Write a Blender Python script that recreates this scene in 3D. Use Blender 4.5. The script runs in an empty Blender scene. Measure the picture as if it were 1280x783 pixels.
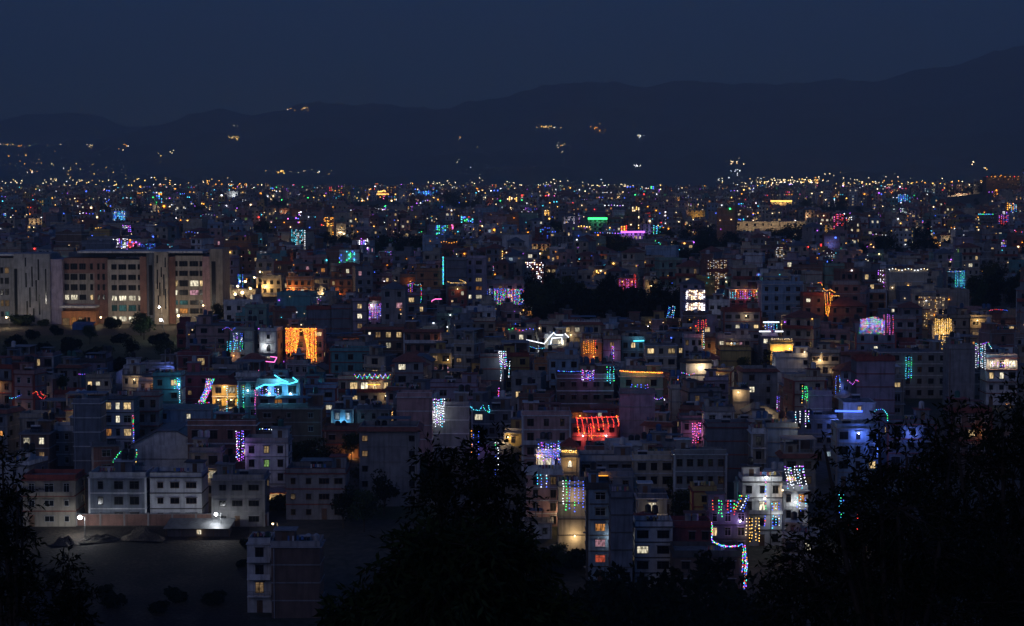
import bpy, math, random
import numpy as np
from math import radians, sin, cos, tan, pi, atan2, sqrt, exp
from mathutils import Vector

random.seed(11)
RNG = np.random.default_rng(11)
scn = bpy.context.scene
COL = scn.collection

# ------------------------------------------------------------------ camera
F = 2500.0                      # focal length in pixels of the 1280 px wide photograph
PITCH = math.atan((391.5 - 225.0) / F)
CAMZ = 75.0
cd = bpy.data.cameras.new("camera")
cd.sensor_width = 36.0
cd.lens = 36.0 * F / 1280.0
cd.clip_start = 0.5
cd.clip_end = 60000.0
cam = bpy.data.objects.new("camera", cd)
COL.objects.link(cam)
cam.location = (0, 0, CAMZ)
cam.rotation_euler = (pi / 2 - PITCH, 0, 0)
scn.camera = cam

# ------------------------------------------------------------------ world: dusk sky, sun just gone behind the camera
SKY_STRENGTH = 0.086
SUN_EL = radians(3.2)
world = bpy.data.worlds.new("World")
scn.world = world
world.use_nodes = True
wt = world.node_tree
wt.nodes.clear()
sky = wt.nodes.new("ShaderNodeTexSky")
sky.sky_type = 'NISHITA'
sky.sun_disc = False
sky.sun_elevation = SUN_EL
sky.sun_rotation = pi            # the afterglow lies behind the camera
sky.altitude = 1300
sky.air_density = 1.0
sky.dust_density = 1.0
sky.ozone_density = 4.0
tint = wt.nodes.new("ShaderNodeMix"); tint.data_type = 'RGBA'; tint.blend_type = 'MULTIPLY'
tint.inputs[0].default_value = 1.0
tint.inputs[7].default_value = (0.67, 0.745, 1.28, 1)
bg = wt.nodes.new("ShaderNodeBackground")
bg.inputs["Strength"].default_value = SKY_STRENGTH
wo = wt.nodes.new("ShaderNodeOutputWorld")
wt.links.new(sky.outputs[0], tint.inputs[6])
wt.links.new(tint.outputs[2], bg.inputs[0])
wt.links.new(bg.outputs[0], wo.inputs[0])

# last afterglow as one broad, very weak sun
sl = bpy.data.lights.new("afterglow_sun", 'SUN')
sl.energy = 0.105
sl.volume_factor = 0.0
sl.angle = radians(40)
sl.color = (1.0, 0.80, 0.66)
so = bpy.data.objects.new("afterglow_sun", sl)
COL.objects.link(so)
so.rotation_euler = (radians(62), 0, radians(-28))

scn.view_settings.view_transform = 'Standard'
scn.view_settings.look = 'None'
scn.view_settings.exposure = 0.0
scn.view_settings.gamma = 1.0
scn.view_settings.use_curve_mapping = False
cy = scn.cycles
cy.use_denoising = True
cy.use_adaptive_sampling = False
cy.max_bounces = 4
cy.diffuse_bounces = 2
cy.glossy_bounces = 2
cy.transmission_bounces = 2
cy.volume_bounces = 0
cy.transparent_max_bounces = 8
cy.sample_clamp_indirect = 0.2
cy.sample_clamp_direct = 0.0
cy.use_light_tree = True
cy.caustics_reflective = False
cy.caustics_refractive = False

# ------------------------------------------------------------------ pixel <-> world helpers
CA, SA = cos(PITCH), sin(PITCH)
def ray(px, py):
    a = (px - 640.0) / F; b = (391.5 - py) / F
    return Vector((a, CA + b * SA, -SA + b * CA))
def at(px, py, Y):
    r = ray(px, py); return Vector((0, 0, CAMZ)) + r * (Y / r.y)
def proj(p):
    x, y, z = p[0], p[1], p[2] - CAMZ
    dz = y * CA - z * SA; u = y * SA + z * CA
    return 640.0 + F * x / dz, 391.5 - F * u / dz
def xat(px, Y, row=400.0):
    return at(px, row, Y).x

GY = []
for Y, z in ((-400, -1.8), (4, -1.8), (12, -3.0), (40, -17.0), (90, -32.0), (150, -47.0), (250, -64.0)):
    GY.append((Y, CAMZ + z))
for row, Y in ((783, 330), (655, 385), (580, 430), (500, 520), (450, 590), (405, 690), (350, 930), (300, 1350), (270, 2050), (250, 3300), (240, 5200)):
    GY.append((Y, at(640, row, Y).z))
zf = GY[-1][1]
GY += [(6200, zf + 4), (16000, zf + 4), (30000, zf + 4)]
_gy = np.array([g[0] for g in GY]); _gz = np.array([g[1] for g in GY])
def zg(Y):
    return float(np.interp(Y, _gy, _gz))
def ground_row(Y):
    return proj((0, Y, zg(Y)))[1]
def solveY(row, h, lo=60.0, hi=6000.0):
    """distance at which something h metres tall on the ground reaches up to picture row `row`"""
    f = lambda Y: zg(Y) + h - at(640, row, Y).z
    best = None
    ys = np.geomspace(lo, hi, 900)
    prev = f(ys[0])
    for i in range(1, len(ys)):
        c = f(ys[i])
        if prev > 0 >= c or prev < 0 <= c:
            a, b = ys[i - 1], ys[i]
            for _ in range(30):
                m = (a + b) / 2
                if (f(m) > 0) == (f(a) > 0): a = m
                else: b = m
            best = (a + b) / 2
            if best > 320: return best
        prev = c
    return best or hi

# ------------------------------------------------------------------ materials
MATS = {}
def newmat(name):
    m = bpy.data.materials.new(name); m.use_nodes = True
    MATS[name] = m
    nt = m.node_tree
    return m, nt, nt.nodes["Principled BSDF"]

def wallmat(name, col, rough=0.85, var=0.22, stain=0.45, brick=False, scale=1.0):
    m, nt, p = newmat(name)
    N = nt.nodes.new; L = nt.links.new
    tc = N("ShaderNodeTexCoord"); oi = N("ShaderNodeObjectInfo")
    n1 = N("ShaderNodeTexNoise"); n1.inputs["Scale"].default_value = 0.55 * scale; n1.inputs["Detail"].default_value = 6
    mp = N("ShaderNodeMapping"); mp.inputs["Scale"].default_value = (1.6, 1.6, 0.16)
    n2 = N("ShaderNodeTexNoise"); n2.inputs["Scale"].default_value = 1.0 * scale; n2.inputs["Detail"].default_value = 5
    add = N("ShaderNodeVectorMath"); add.operation = 'ADD'
    off = N("ShaderNodeVectorMath"); off.operation = 'SCALE'; off.inputs[3].default_value = 40.0
    cmb = N("ShaderNodeCombineXYZ")
    L(oi.outputs["Random"], cmb.inputs[0]); L(oi.outputs["Random"], cmb.inputs[1])
    L(cmb.outputs[0], off.inputs[0])
    L(tc.outputs["Object"], add.inputs[0]); L(off.outputs[0], add.inputs[1])
    L(add.outputs[0], n1.inputs["Vector"]); L(add.outputs[0], mp.inputs[0]); L(mp.outputs[0], n2.inputs["Vector"])
    r1 = N("ShaderNodeMapRange"); r1.inputs[1].default_value = 0.3; r1.inputs[2].default_value = 0.7
    r1.inputs[3].default_value = 1 - var; r1.inputs[4].default_value = 1 + var
    L(n1.outputs[0], r1.inputs[0])
    r2 = N("ShaderNodeMapRange"); r2.inputs[1].default_value = 0.48; r2.inputs[2].default_value = 0.72
    r2.inputs[3].default_value = 1.0; r2.inputs[4].default_value = 1 - stain
    L(n2.outputs[0], r2.inputs[0])
    r3 = N("ShaderNodeMapRange"); r3.inputs[3].default_value = 0.8; r3.inputs[4].default_value = 1.18
    L(oi.outputs["Random"], r3.inputs[0])
    m1 = N("ShaderNodeMath"); m1.operation = 'MULTIPLY'; m2 = N("ShaderNodeMath"); m2.operation = 'MULTIPLY'
    L(r1.outputs[0], m1.inputs[0]); L(r2.outputs[0], m1.inputs[1]); L(m1.outputs[0], m2.inputs[0]); L(r3.outputs[0], m2.inputs[1])
    sc = N("ShaderNodeVectorMath"); sc.operation = 'SCALE'
    if brick:
        b = N("ShaderNodeTexBrick"); b.inputs["Scale"].default_value = 4.0
        b.inputs["Color1"].default_value = (*col, 1); b.inputs["Color2"].default_value = (col[0] * .7, col[1] * .7, col[2] * .7, 1)
        b.inputs["Mortar"].default_value = (.22, .2, .18, 1)
        rm = N("ShaderNodeMapping"); rm.inputs["Rotation"].default_value = (radians(90), 0, 0)
        L(tc.outputs["Object"], rm.inputs[0]); L(rm.outputs[0], b.inputs["Vector"]); L(b.outputs[0], sc.inputs[0])
    else:
        sc.inputs[0].default_value = col
    L(m2.outputs[0], sc.inputs[3]); L(sc.outputs[0], p.inputs["Base Color"])
    p.inputs["Roughness"].default_value = rough
    return m

WALLS = dict(
    concrete=(.27, .265, .26), cream=(.50, .44, .33), white=(.62, .62, .60), pink=(.44, .27, .25), brick=(.30, .13, .09),
    teal=(.13, .34, .35), blue=(.26, .37, .48), yellow=(.52, .38, .13), mauve=(.36, .30, .36), slate=(.17, .19, .22),
    brown=(.17, .115, .09), green=(.22, .34, .26), maroon=(.22, .06, .065), orange=(.42, .19, .09), crimson=(.36, .10, .12), beige=(.40, .35, .27))
for k, c in WALLS.items():
    wallmat(k, c, brick=(k == 'brick'))
wallmat('slab', (.30, .29, .28)); wallmat('trim_white', (.60, .60, .58)); wallmat('trim_red', (.30, .07, .05)); wallmat('trim_dark', (.10, .09, .085))
wallmat('roof_floor', (.20, .195, .19), stain=.6)
wallmat('red_tile', (.26, .09, .06)); wallmat('tin', (.15, .155, .16), rough=.6); wallmat('tin_blue', (.10, .18, .30), rough=.5)
wallmat('tank_black', (.025, .025, .028), rough=.5); wallmat('tank_white', (.5, .5, .5), rough=.5); wallmat('tank_blue', (.05, .12, .25), rough=.5); wallmat('tank_green', (.03, .12, .09), rough=.5)
wallmat('metal', (.12, .12, .12), rough=.5); wallmat('wood', (.16, .09, .05)); wallmat('frame_white', (.5, .5, .48)); wallmat('frame_dark', (.06, .05, .045))
wallmat('bark', (.06, .045, .035), stain=.5); wallmat('rubber', (.02, .02, .02)); wallmat('rust', (.20, .09, .05))
wallmat('car_paint', (.16, .17, .19), rough=.25, var=.03, stain=.05); wallmat('tarp', (.05, .14, .35), rough=.6); wallmat('car_red', (.25, .03, .03), rough=.25, var=.03, stain=.05)

def leafmat(name, c1, c2):
    m, nt, p = newmat(name)
    N = nt.nodes.new; L = nt.links.new
    tc = N("ShaderNodeTexCoord"); n = N("ShaderNodeTexNoise"); n.inputs["Scale"].default_value = 0.9; n.inputs["Detail"].default_value = 3
    r = N("ShaderNodeValToRGB")
    r.color_ramp.elements[0].position = .35; r.color_ramp.elements[0].color = (*c1, 1)
    r.color_ramp.elements[1].position = .65; r.color_ramp.elements[1].color = (*c2, 1)
    L(tc.outputs["Object"], n.inputs["Vector"]); L(n.outputs[0], r.inputs[0]); L(r.outputs[0], p.inputs["Base Color"])
    p.inputs["Roughness"].default_value = .75
    p.inputs["Specular IOR Level"].default_value = .12
leafmat('leaf_dark', (.006, .011, .005), (.014, .024, .009))
leafmat('leaf_droop', (.012, .022, .007), (.028, .05, .016))
leafmat('leaf_mid', (.022, .04, .014), (.05, .08, .028))
leafmat('leaf_olive', (.03, .04, .014), (.065, .075, .025))

m, nt, p = newmat('glass_dark')
p.inputs["Base Color"].default_value = (.012, .013, .015, 1); p.inputs["Roughness"].default_value = .18

def emit(name, col, s, curtain=False):
    m = bpy.data.materials.new(name); m.use_nodes = True; MATS[name] = m
    nt = m.node_tree; nt.nodes.clear()
    e = nt.nodes.new("ShaderNodeEmission"); o = nt.nodes.new("ShaderNodeOutputMaterial")
    e.inputs[0].default_value = (*col, 1); e.inputs[1].default_value = s
    nt.links.new(e.outputs[0], o.inputs[0])
    if curtain:
        # curtains, furniture and room depth seen through the pane
        tc = nt.nodes.new("ShaderNodeTexCoord"); oi = nt.nodes.new("ShaderNodeObjectInfo")
        n = nt.nodes.new("ShaderNodeTexNoise"); n.inputs["Scale"].default_value = 1.7; n.inputs["Detail"].default_value = 3
        mp = nt.nodes.new("ShaderNodeMapping"); mp.inputs["Scale"].default_value = (2.0, 2.0, .6)
        ad = nt.nodes.new("ShaderNodeVectorMath"); ad.operation = 'ADD'
        cb = nt.nodes.new("ShaderNodeVectorMath"); cb.operation = 'SCALE'; cb.inputs[3].default_value = .05
        nt.links.new(oi.outputs["Location"], cb.inputs[0])
        nt.links.new(tc.outputs["Object"], ad.inputs[0]); nt.links.new(oi.outputs["Location"], ad.inputs[1])
        nt.links.new(ad.outputs[0], mp.inputs[0]); nt.links.new(mp.outputs[0], n.inputs["Vector"])
        r = nt.nodes.new("ShaderNodeMapRange"); r.inputs[1].default_value = .35; r.inputs[2].default_value = .65
        r.inputs[3].default_value = s * .15; r.inputs[4].default_value = s * 1.5
        q = nt.nodes.new("ShaderNodeMapRange"); q.inputs[3].default_value = .35; q.inputs[4].default_value = 1.5; nt.links.new(oi.outputs["Random"], q.inputs[0])
        mm = nt.nodes.new("ShaderNodeMath"); mm.operation = 'MULTIPLY'
        nt.links.new(n.outputs[0], r.inputs[0]); nt.links.new(r.outputs[0], mm.inputs[0]); nt.links.new(q.outputs[0], mm.inputs[1]); nt.links.new(mm.outputs[0], e.inputs[1])
    try: m.cycles.emission_sampling = 'NONE'
    except Exception: pass
    return m
emit('lit_warm', (1.0, .70, .34), .75, True); emit('lit_white', (1.0, .90, .66), .95, True); emit('lit_orange', (1.0, .40, .10), .55, True)
emit('lit_green', (.45, .80, .25), .30, True); emit('lit_dim', (1.0, .62, .30), .16, True); emit('lit_cool', (.62, .82, 1.0), .5, True)
emit('lit_pink', (1.0, .50, .62), .5, True); emit('lit_red', (1.0, .16, .08), .6, True); emit('lit_violet', (.62, .42, .95), .5, True); emit('lit_teal', (.20, .55, .55), .16, True)
BULB = dict(red=(1, .05, .04), amber=(1, .36, .03), gold=(1, .55, .12), green=(.05, 1, .22), cyan=(.08, .72, 1), blue=(.06, .14, 1),
            violet=(.48, .12, 1), pink=(1, .16, .55), white=(.85, .90, 1), warm=(1, .74, .42))
for k, c in BULB.items():
    emit('bulb_' + k, c, 3.2)
    emit('far_' + k, c, 5.0)
    emit('farlow_' + k, c, 1.4)
    emit('tube_' + k, c, 3.0)
emit('lamp_white', (.92, .96, 1), 30.0); emit('lamp_warm', (1, .72, .36), 9.0); emit('lamp_orange', (1, .42, .10), 7.0)

# ground
def groundmat(name, a, b, c, s=.05):
    m, nt, p = newmat(name)
    N = nt.nodes.new; L = nt.links.new
    g = N("ShaderNodeNewGeometry")
    n = N("ShaderNodeTexNoise"); n.inputs["Scale"].default_value = s; n.inputs["Detail"].default_value = 8
    n2 = N("ShaderNodeTexNoise"); n2.inputs["Scale"].default_value = s * 14; n2.inputs["Detail"].default_value = 6
    L(g.outputs["Position"], n.inputs["Vector"]); L(g.outputs["Position"], n2.inputs["Vector"])
    mx = N("ShaderNodeMath"); mx.operation = 'MULTIPLY_ADD'; mx.inputs[1].default_value = .5
    hf = N("ShaderNodeMath"); hf.operation = 'MULTIPLY'; hf.inputs[1].default_value = .5
    L(n.outputs[0], hf.inputs[0]); L(n2.outputs[0], mx.inputs[0]); L(hf.outputs[0], mx.inputs[2])
    r = N("ShaderNodeValToRGB")
    r.color_ramp.elements[0].position = .40; r.color_ramp.elements[0].color = (*a, 1)
    r.color_ramp.elements[1].position = .62; r.color_ramp.elements[1].color = (*c, 1)
    e = r.color_ramp.elements.new(.51); e.color = (*b, 1)
    L(mx.outputs[0], r.inputs[0]); L(r.outputs[0], p.inputs["Base Color"])
    p.inputs["Roughness"].default_value = .95
    bm = N("ShaderNodeBump"); bm.inputs["Strength"].default_value = .6; bm.inputs["Distance"].default_value = .4
    L(n2.outputs[0], bm.inputs["Height"]); L(bm.outputs[0], p.inputs["Normal"])
groundmat('soil', (.03, .035, .018), (.06, .055, .04), (.10, .085, .06))
groundmat('dirt', (.010, .007, .005), (.024, .017, .012), (.065, .048, .032), .12)
groundmat('heap', (.03, .024, .018), (.07, .055, .04), (.14, .11, .08), .35)
groundmat('asphalt', (.04, .04, .04), (.05, .05, .05), (.07, .07, .065), .2)
groundmat('hillside', (.03, .04, .03), (.05, .06, .045), (.07, .075, .055), .002)
groundmat('grassy', (.03, .045, .015), (.05, .07, .022), (.09, .09, .04), .15)

# ------------------------------------------------------------------ mesh builder
class MB:
    def __init__(s): s.v = []; s.f = []; s.m = []; s.mats = []
    def mi(s, mat):
        if mat not in s.mats: s.mats.append(mat)
        return s.mats.index(mat)
    def poly(s, pts, mat):
        n = len(s.v); s.v += [tuple(p) for p in pts]; s.f.append(tuple(range(n, n + len(pts)))); s.m.append(s.mi(mat))
    def box(s, x0, x1, y0, y1, z0, z1, mat, bottom=True):
        n = len(s.v); k = s.mi(mat)
        s.v += [(x0, y0, z0), (x1, y0, z0), (x1, y1, z0), (x0, y1, z0), (x0, y0, z1), (x1, y0, z1), (x1, y1, z1), (x0, y1, z1)]
        fs = [(0, 1, 5, 4), (1, 2, 6, 5), (2, 3, 7, 6), (3, 0, 4, 7), (4, 5, 6, 7)] + ([(3, 2, 1, 0)] if bottom else [])
        s.f += [tuple(n + i for i in q) for q in fs]; s.m += [k] * len(fs)
    def tube(s, a, b, r0, r1, mat, n=8, cap=True):
        a = Vector(a); b = Vector(b); d = (b - a)
        if d.length < 1e-6: return
        d.normalize()
        u = d.orthogonal().normalized(); w = d.cross(u)
        k = s.mi(mat); i0 = len(s.v)
        for c, r in ((a, r0), (b, r1)):
            for i in range(n):
                t = 2 * pi * i / n
                s.v.append(tuple(c + u * (r * cos(t)) + w * (r * sin(t))))
        for i in range(n):
            j = (i + 1) % n
            s.f.append((i0 + i, i0 + j, i0 + n + j, i0 + n + i)); s.m.append(k)
        if cap:
            s.f.append(tuple(i0 + n + i for i in range(n))); s.m.append(k)
            s.f.append(tuple(i0 + n - 1 - i for i in range(n))); s.m.append(k)
    def ball(s, c, r, mat, n=8, m=5, squash=1.0):
        k = s.mi(mat); i0 = len(s.v)
        for j in range(m + 1):
            ph = -pi / 2 + pi * j / m
            for i in range(n):
                t = 2 * pi * i / n
                s.v.append((c[0] + r * cos(ph) * cos(t), c[1] + r * cos(ph) * sin(t), c[2] + r * squash * sin(ph)))
        for j in range(m):
            for i in range(n):
                q = (i + 1) % n
                s.f.append((i0 + j * n + i, i0 + j * n + q, i0 + (j + 1) * n + q, i0 + (j + 1) * n + i)); s.m.append(k)
    def oct(s, c, r, mat):
        k = s.mi(mat); n = len(s.v); x, y, z = c
        s.v += [(x + r, y, z), (x, y + r, z), (x - r, y, z), (x, y - r, z), (x, y, z + r), (x, y, z - r)]
        for q in ((0, 1, 4), (1, 2, 4), (2, 3, 4), (3, 0, 4), (1, 0, 5), (2, 1, 5), (3, 2, 5), (0, 3, 5)):
            s.f.append(tuple(n + i for i in q)); s.m.append(k)
    def mesh(s, name):
        me = bpy.data.meshes.new(name)
        me.from_pydata(s.v, [], s.f)
        for k in s.mats: me.materials.append(MATS[k])
        me.polygons.foreach_set("material_index", s.m)
        me.update()
        return me
    def build(s, name, parent=None, loc=None, rz=0.0):
        return link(name, s.mesh(name), parent, loc, rz)
def link(name, me, parent=None, loc=None, rz=0.0):
    o = bpy.data.objects.new(name, me); COL.objects.link(o)
    if parent is not None: o.parent = parent
    if loc is not None: o.location = loc
    if rz: o.rotation_euler = (0, 0, rz)
    return o
def quads(name, Q, mi, mats, parent=None):
    Q = np.asarray(Q, dtype=np.float32); n = len(Q)
    me = bpy.data.meshes.new(name)
    me.vertices.add(4 * n); me.vertices.foreach_set("co", Q.reshape(-1))
    me.loops.add(4 * n); me.loops.foreach_set("vertex_index", np.arange(4 * n, dtype=np.int32))
    me.polygons.add(n); me.polygons.foreach_set("loop_start", np.arange(0, 4 * n, 4, dtype=np.int32))
    me.polygons.foreach_set("loop_total", np.full(n, 4, dtype=np.int32))
    for k in mats: me.materials.append(MATS[k])
    me.polygons.foreach_set("material_index", np.asarray(mi, dtype=np.int32))
    me.update(calc_edges=True)
    return link(name, me, parent)
THINGS = []
def thing(name, label, cat, loc=(0, 0, 0), rz=0.0, group=None, mesh=None):
    o = bpy.data.objects.new(name, mesh); COL.objects.link(o)
    o.location = loc; o.rotation_euler = (0, 0, rz)
    if label: o["label"] = label
    o["category"] = cat
    if group: o["group"] = group
    THINGS.append(o)
    return o
def kind(o, k): o["kind"] = k; return o
def lamp(name, parent, loc, col, power, radius=.3, spot=None, rot=None):
    l = bpy.data.lights.new(name, 'SPOT' if spot else 'POINT'); l.energy = power; l.color = col; l.volume_factor = 1.0 if power >= 1850 and name == 'lamp_light' else 0.0; l.shadow_soft_size = radius
    if spot: l.spot_size = spot; l.spot_blend = .6
    o = bpy.data.objects.new(name, l); COL.objects.link(o)
    if parent is not None: o.parent = parent
    o.location = loc
    if rot: o.rotation_euler = rot
    return o
#@@STRUCT
# ------------------------------------------------------------------ ground and mountains
ys = sorted(set([float(g) for g in _gy] + list(np.arange(0, 700, 6.0)) + list(np.geomspace(700, 24000, 100))))
b = MB()
for i in range(len(ys) - 1):
    y0, y1 = ys[i], ys[i + 1]
    b.poly([(-12000, y0, zg(y0)), (12000, y0, zg(y0)), (12000, y1, zg(y1)), (-12000, y1, zg(y1))], 'soil')
kind(b.build('ground'), 'structure')
def sheet(name, x0, x1, Y0, Y1, mat, dz=.004):
    b = MB(); yy = [Y0] + [y for y in ys if Y0 < y < Y1] + [Y1]
    for i in range(len(yy) - 1):
        a, c = yy[i], yy[i + 1]
        b.poly([(x0(a), a, zg(a) + dz), (x1(a), a, zg(a) + dz), (x1(c), c, zg(c) + dz), (x0(c), c, zg(c) + dz)], mat)
    return kind(b.build(name), 'structure')
sheet('dirt_lot', lambda y: xat(-60, y, 700), lambda y: xat(312, y, 700), 290, 383, 'dirt')
sheet('grass_slope', lambda y: xat(-80, y, 440), lambda y: xat(236, y, 440), 556, 655, 'grassy')
sheet('hospital_forecourt', lambda y: xat(-60, y, 410), lambda y: xat(300, y, 410), 655, 684, 'asphalt')
sheet('grass_verge', lambda y: xat(432, y, 630), lambda y: xat(560, y, 630), 388, 410, 'grassy')

P_MAIN = [(-900, 190), (-300, 175), (0, 182), (110, 176), (180, 163), (205, 157), (240, 141), (270, 137), (310, 144), (350, 137), (400, 127), (470, 131), (530, 133), (560, 138), (580, 128), (620, 121), (660, 114), (690, 104), (735, 101), (748, 105),
          (770, 102), (800, 108), (820, 103), (900, 101), (960, 107), (1000, 100), (1080, 101), (1130, 92), (1170, 84), (1210, 73), (1240, 67), (1280, 53), (1500, 20), (2200, 60)]
P_BACK = [(-900, 150), (-300, 146), (0, 151), (40, 143), (85, 139), (110, 142), (150, 155), (190, 158), (260, 165), (500, 185), (2200, 190)]
def fbm(x, y, seed, oct=5):
    v = 0; a = 1.0
    for i in range(oct):
        v += a * (sin(x * 1.7 + seed * 3.1 + 1.3 * sin(y * 1.1 + seed)) * cos(y * 1.9 + seed * 1.7 + 1.1 * sin(x * .9 + i)))
        x = x * 2.03 + 1.7; y = y * 2.03 - .9; a *= .5
    return v
def mount_z(px, Y, prof, Yr, Y0):
    """height of the hillside above the plain at bearing px (0..1280 px) and distance Y"""
    pr = float(np.interp(px, [q[0] for q in prof], [q[1] for q in prof]))
    top = at(640, pr, Yr).z - zg(Yr)
    s = (Y - Y0) / (Yr - Y0)
    s = min(max(s, 0), 1) if Y <= Yr else max(0, 1 - (Y - Yr) / 2600)
    w = 4 * s * (1 - s)
    t = (0.55 * s + 0.45 * s * s)
    rough = fbm(px / 120, Y / 900, Y0 / 1000)
    return top * t + 110 * w * rough * .5 + (20 * fbm(px / 26, Y / 300, 7) * s if Y <= Yr else 0)
def mountain(name, prof, Yr, Y0):
    Ys = list(np.linspace(Y0, Yr, 34)) + [Yr + 700, Yr + 1500, Yr + 2600]
    xs = np.linspace(-700, 1980, 330)
    b = MB(); b.mi('hillside')
    for Y in Ys:
        for px in xs:
            b.v.append(((px - 640) / F * Y, Y, zg(Y) - 3 + mount_z(px, Y, prof, Yr, Y0)))
    n = len(xs)
    for j in range(len(Ys) - 1):
        for i in range(n - 1):
            b.f.append((j * n + i, j * n + i + 1, (j + 1) * n + i + 1, (j + 1) * n + i)); b.m.append(0)
    o = b.build(name); kind(o, 'structure')
    for p in o.data.polygons: p.use_smooth = True
    return o
mountain('mountains', P_MAIN, 15000, 7500)
P_FOOT = [(-900, 236), (0, 229), (200, 231), (300, 227), (430, 224), (520, 217), (600, 209), (690, 206), (760, 199), (860, 196), (930, 188), (1000, 187), (1100, 176), (1190, 171), (1280, 158), (1500, 140), (2200, 150)]
mountain('foothills', P_FOOT, 9800, 7000)
mountain('far_mountains', P_BACK, 19500, 16500)
# the knoll at the right edge of the far city
KN = (xat(1262, 2300), 2300.0)
def knoll_z(x, y):
    r2 = ((x - KN[0] - 60) / 190) ** 2 + ((y - KN[1]) / 330) ** 2
    return 27 * exp(-r2 * 1.2)
b = MB(); b.mi('hillside'); n = 30
for j in range(n):
    for i in range(n):
        x = KN[0] - 420 + 960 * i / (n - 1); y = KN[1] - 750 + 1500 * j / (n - 1)
        b.v.append((x, y, zg(y) - 1.0 + knoll_z(x, y)))
for j in range(n - 1):
    for i in range(n - 1):
        b.f.append((j * n + i, j * n + i + 1, (j + 1) * n + i + 1, (j + 1) * n + i)); b.m.append(0)
kind(b.build('hill'), 'structure')
def zgx(x, Y):
    return zg(Y) + max(0.0, knoll_z(x, Y) - 1.0)

# evening haze: closed box round the camera and the whole scene
HAZE = 1.35e-4
b = MB(); b.box(-9500, 9500, -380, 23500, zg(340) - 40, CAMZ + 1900, 'soil')
hz = b.build('haze'); kind(hz, 'stuff')
m = bpy.data.materials.new('haze'); m.use_nodes = True; nt = m.node_tree; nt.nodes.clear()
o_ = nt.nodes.new("ShaderNodeOutputMaterial"); v_ = nt.nodes.new("ShaderNodeVolumePrincipled")
v_.inputs["Color"].default_value = (.72, .96, 1.0, 1); v_.inputs["Density"].default_value = HAZE
nt.links.new(v_.outputs[0], o_.inputs["Volume"])
hz.data.materials.clear(); hz.data.materials.append(m)
#@@HOUSES
# ------------------------------------------------------------------ house kit
SH = 3.05
PAR = 0.9
WINCACHE = {}
LITS = dict(w='lit_warm', W='lit_white', o='lit_orange', g='lit_green', d='lit_dim', c='lit_cool', p='lit_pink', r='lit_red', v='lit_violet', t='lit_teal')
def win_meshes(w, h, pane, frame, detail):
    k = (round(w, 1), round(h, 1), pane, frame, detail)
    if k in WINCACHE: return WINCACHE[k]
    w, h = k[0], k[1]
    b = MB()
    fr = .07
    b.box(-w / 2 - fr, w / 2 + fr, -.05, .02, h / 2, h / 2 + fr, frame)
    b.box(-w / 2 - fr, w / 2 + fr, -.10, .02, -h / 2 - fr - .03, -h / 2, frame)
    b.box(-w / 2 - fr, -w / 2, -.05, .02, -h / 2, h / 2, frame)
    b.box(w / 2, w / 2 + fr, -.05, .02, -h / 2, h / 2, frame)
    n = 3 if w > 1.7 else (2 if w > .9 else 1)
    for i in range(1, n):
        x = -w / 2 + w * i / n
        b.box(x - .03, x + .03, -.04, .02, -h / 2, h / 2, frame)
    if h > 1.1: b.box(-w / 2, w / 2, -.035, .02, h / 2 - .38, h / 2 - .33, frame)
    b.box(-w / 2 - .25, w / 2 + .25, -.45, .02, h / 2 + .16, h / 2 + .24, 'slab')
    p = b if not detail else MB()
    p.box(-w / 2, w / 2, -.012, .015, -h / 2, h / 2, pane, bottom=False)
    r = (b.mesh('window'), p.mesh('pane') if detail else None)
    WINCACHE[k] = r
    return r
def add_window(root, x, y, z, w, h, pane, frame, detail, rz=0.0):
    a, p = win_meshes(w, h, pane, frame, detail)
    o = link('window', a, root, (x, y, z), rz)
    if p is not None: link('pane', p, o)
    return o
LAMPS_ON = True
def porch_lamp(root, x, y, z, col='warm', power=120.0):
    b = MB(); b.ball((0, 0, 0), .13, 'lamp_warm' if col in ('warm', 'gold') else ('lamp_orange' if col == 'amber' else 'lamp_white'), 6, 4)
    b.box(-.05, .05, .05, .35, .08, .14, 'metal')
    o = b.build('porch_lamp', root, (x, y, z))
    lamp('porch_light', o, (0, -.35, -.1), BULBL[col], power * 1.5, .25)
    return o
BULBL = dict(warm=(1, .70, .38), gold=(1, .60, .20), amber=(1, .40, .10), white=(.90, .95, 1), blue=(.12, .22, 1), cyan=(.15, .65, 1), red=(1, .08, .05), violet=(.5, .2, 1), pink=(1, .25, .55), green=(.15, 1, .35))

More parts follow.
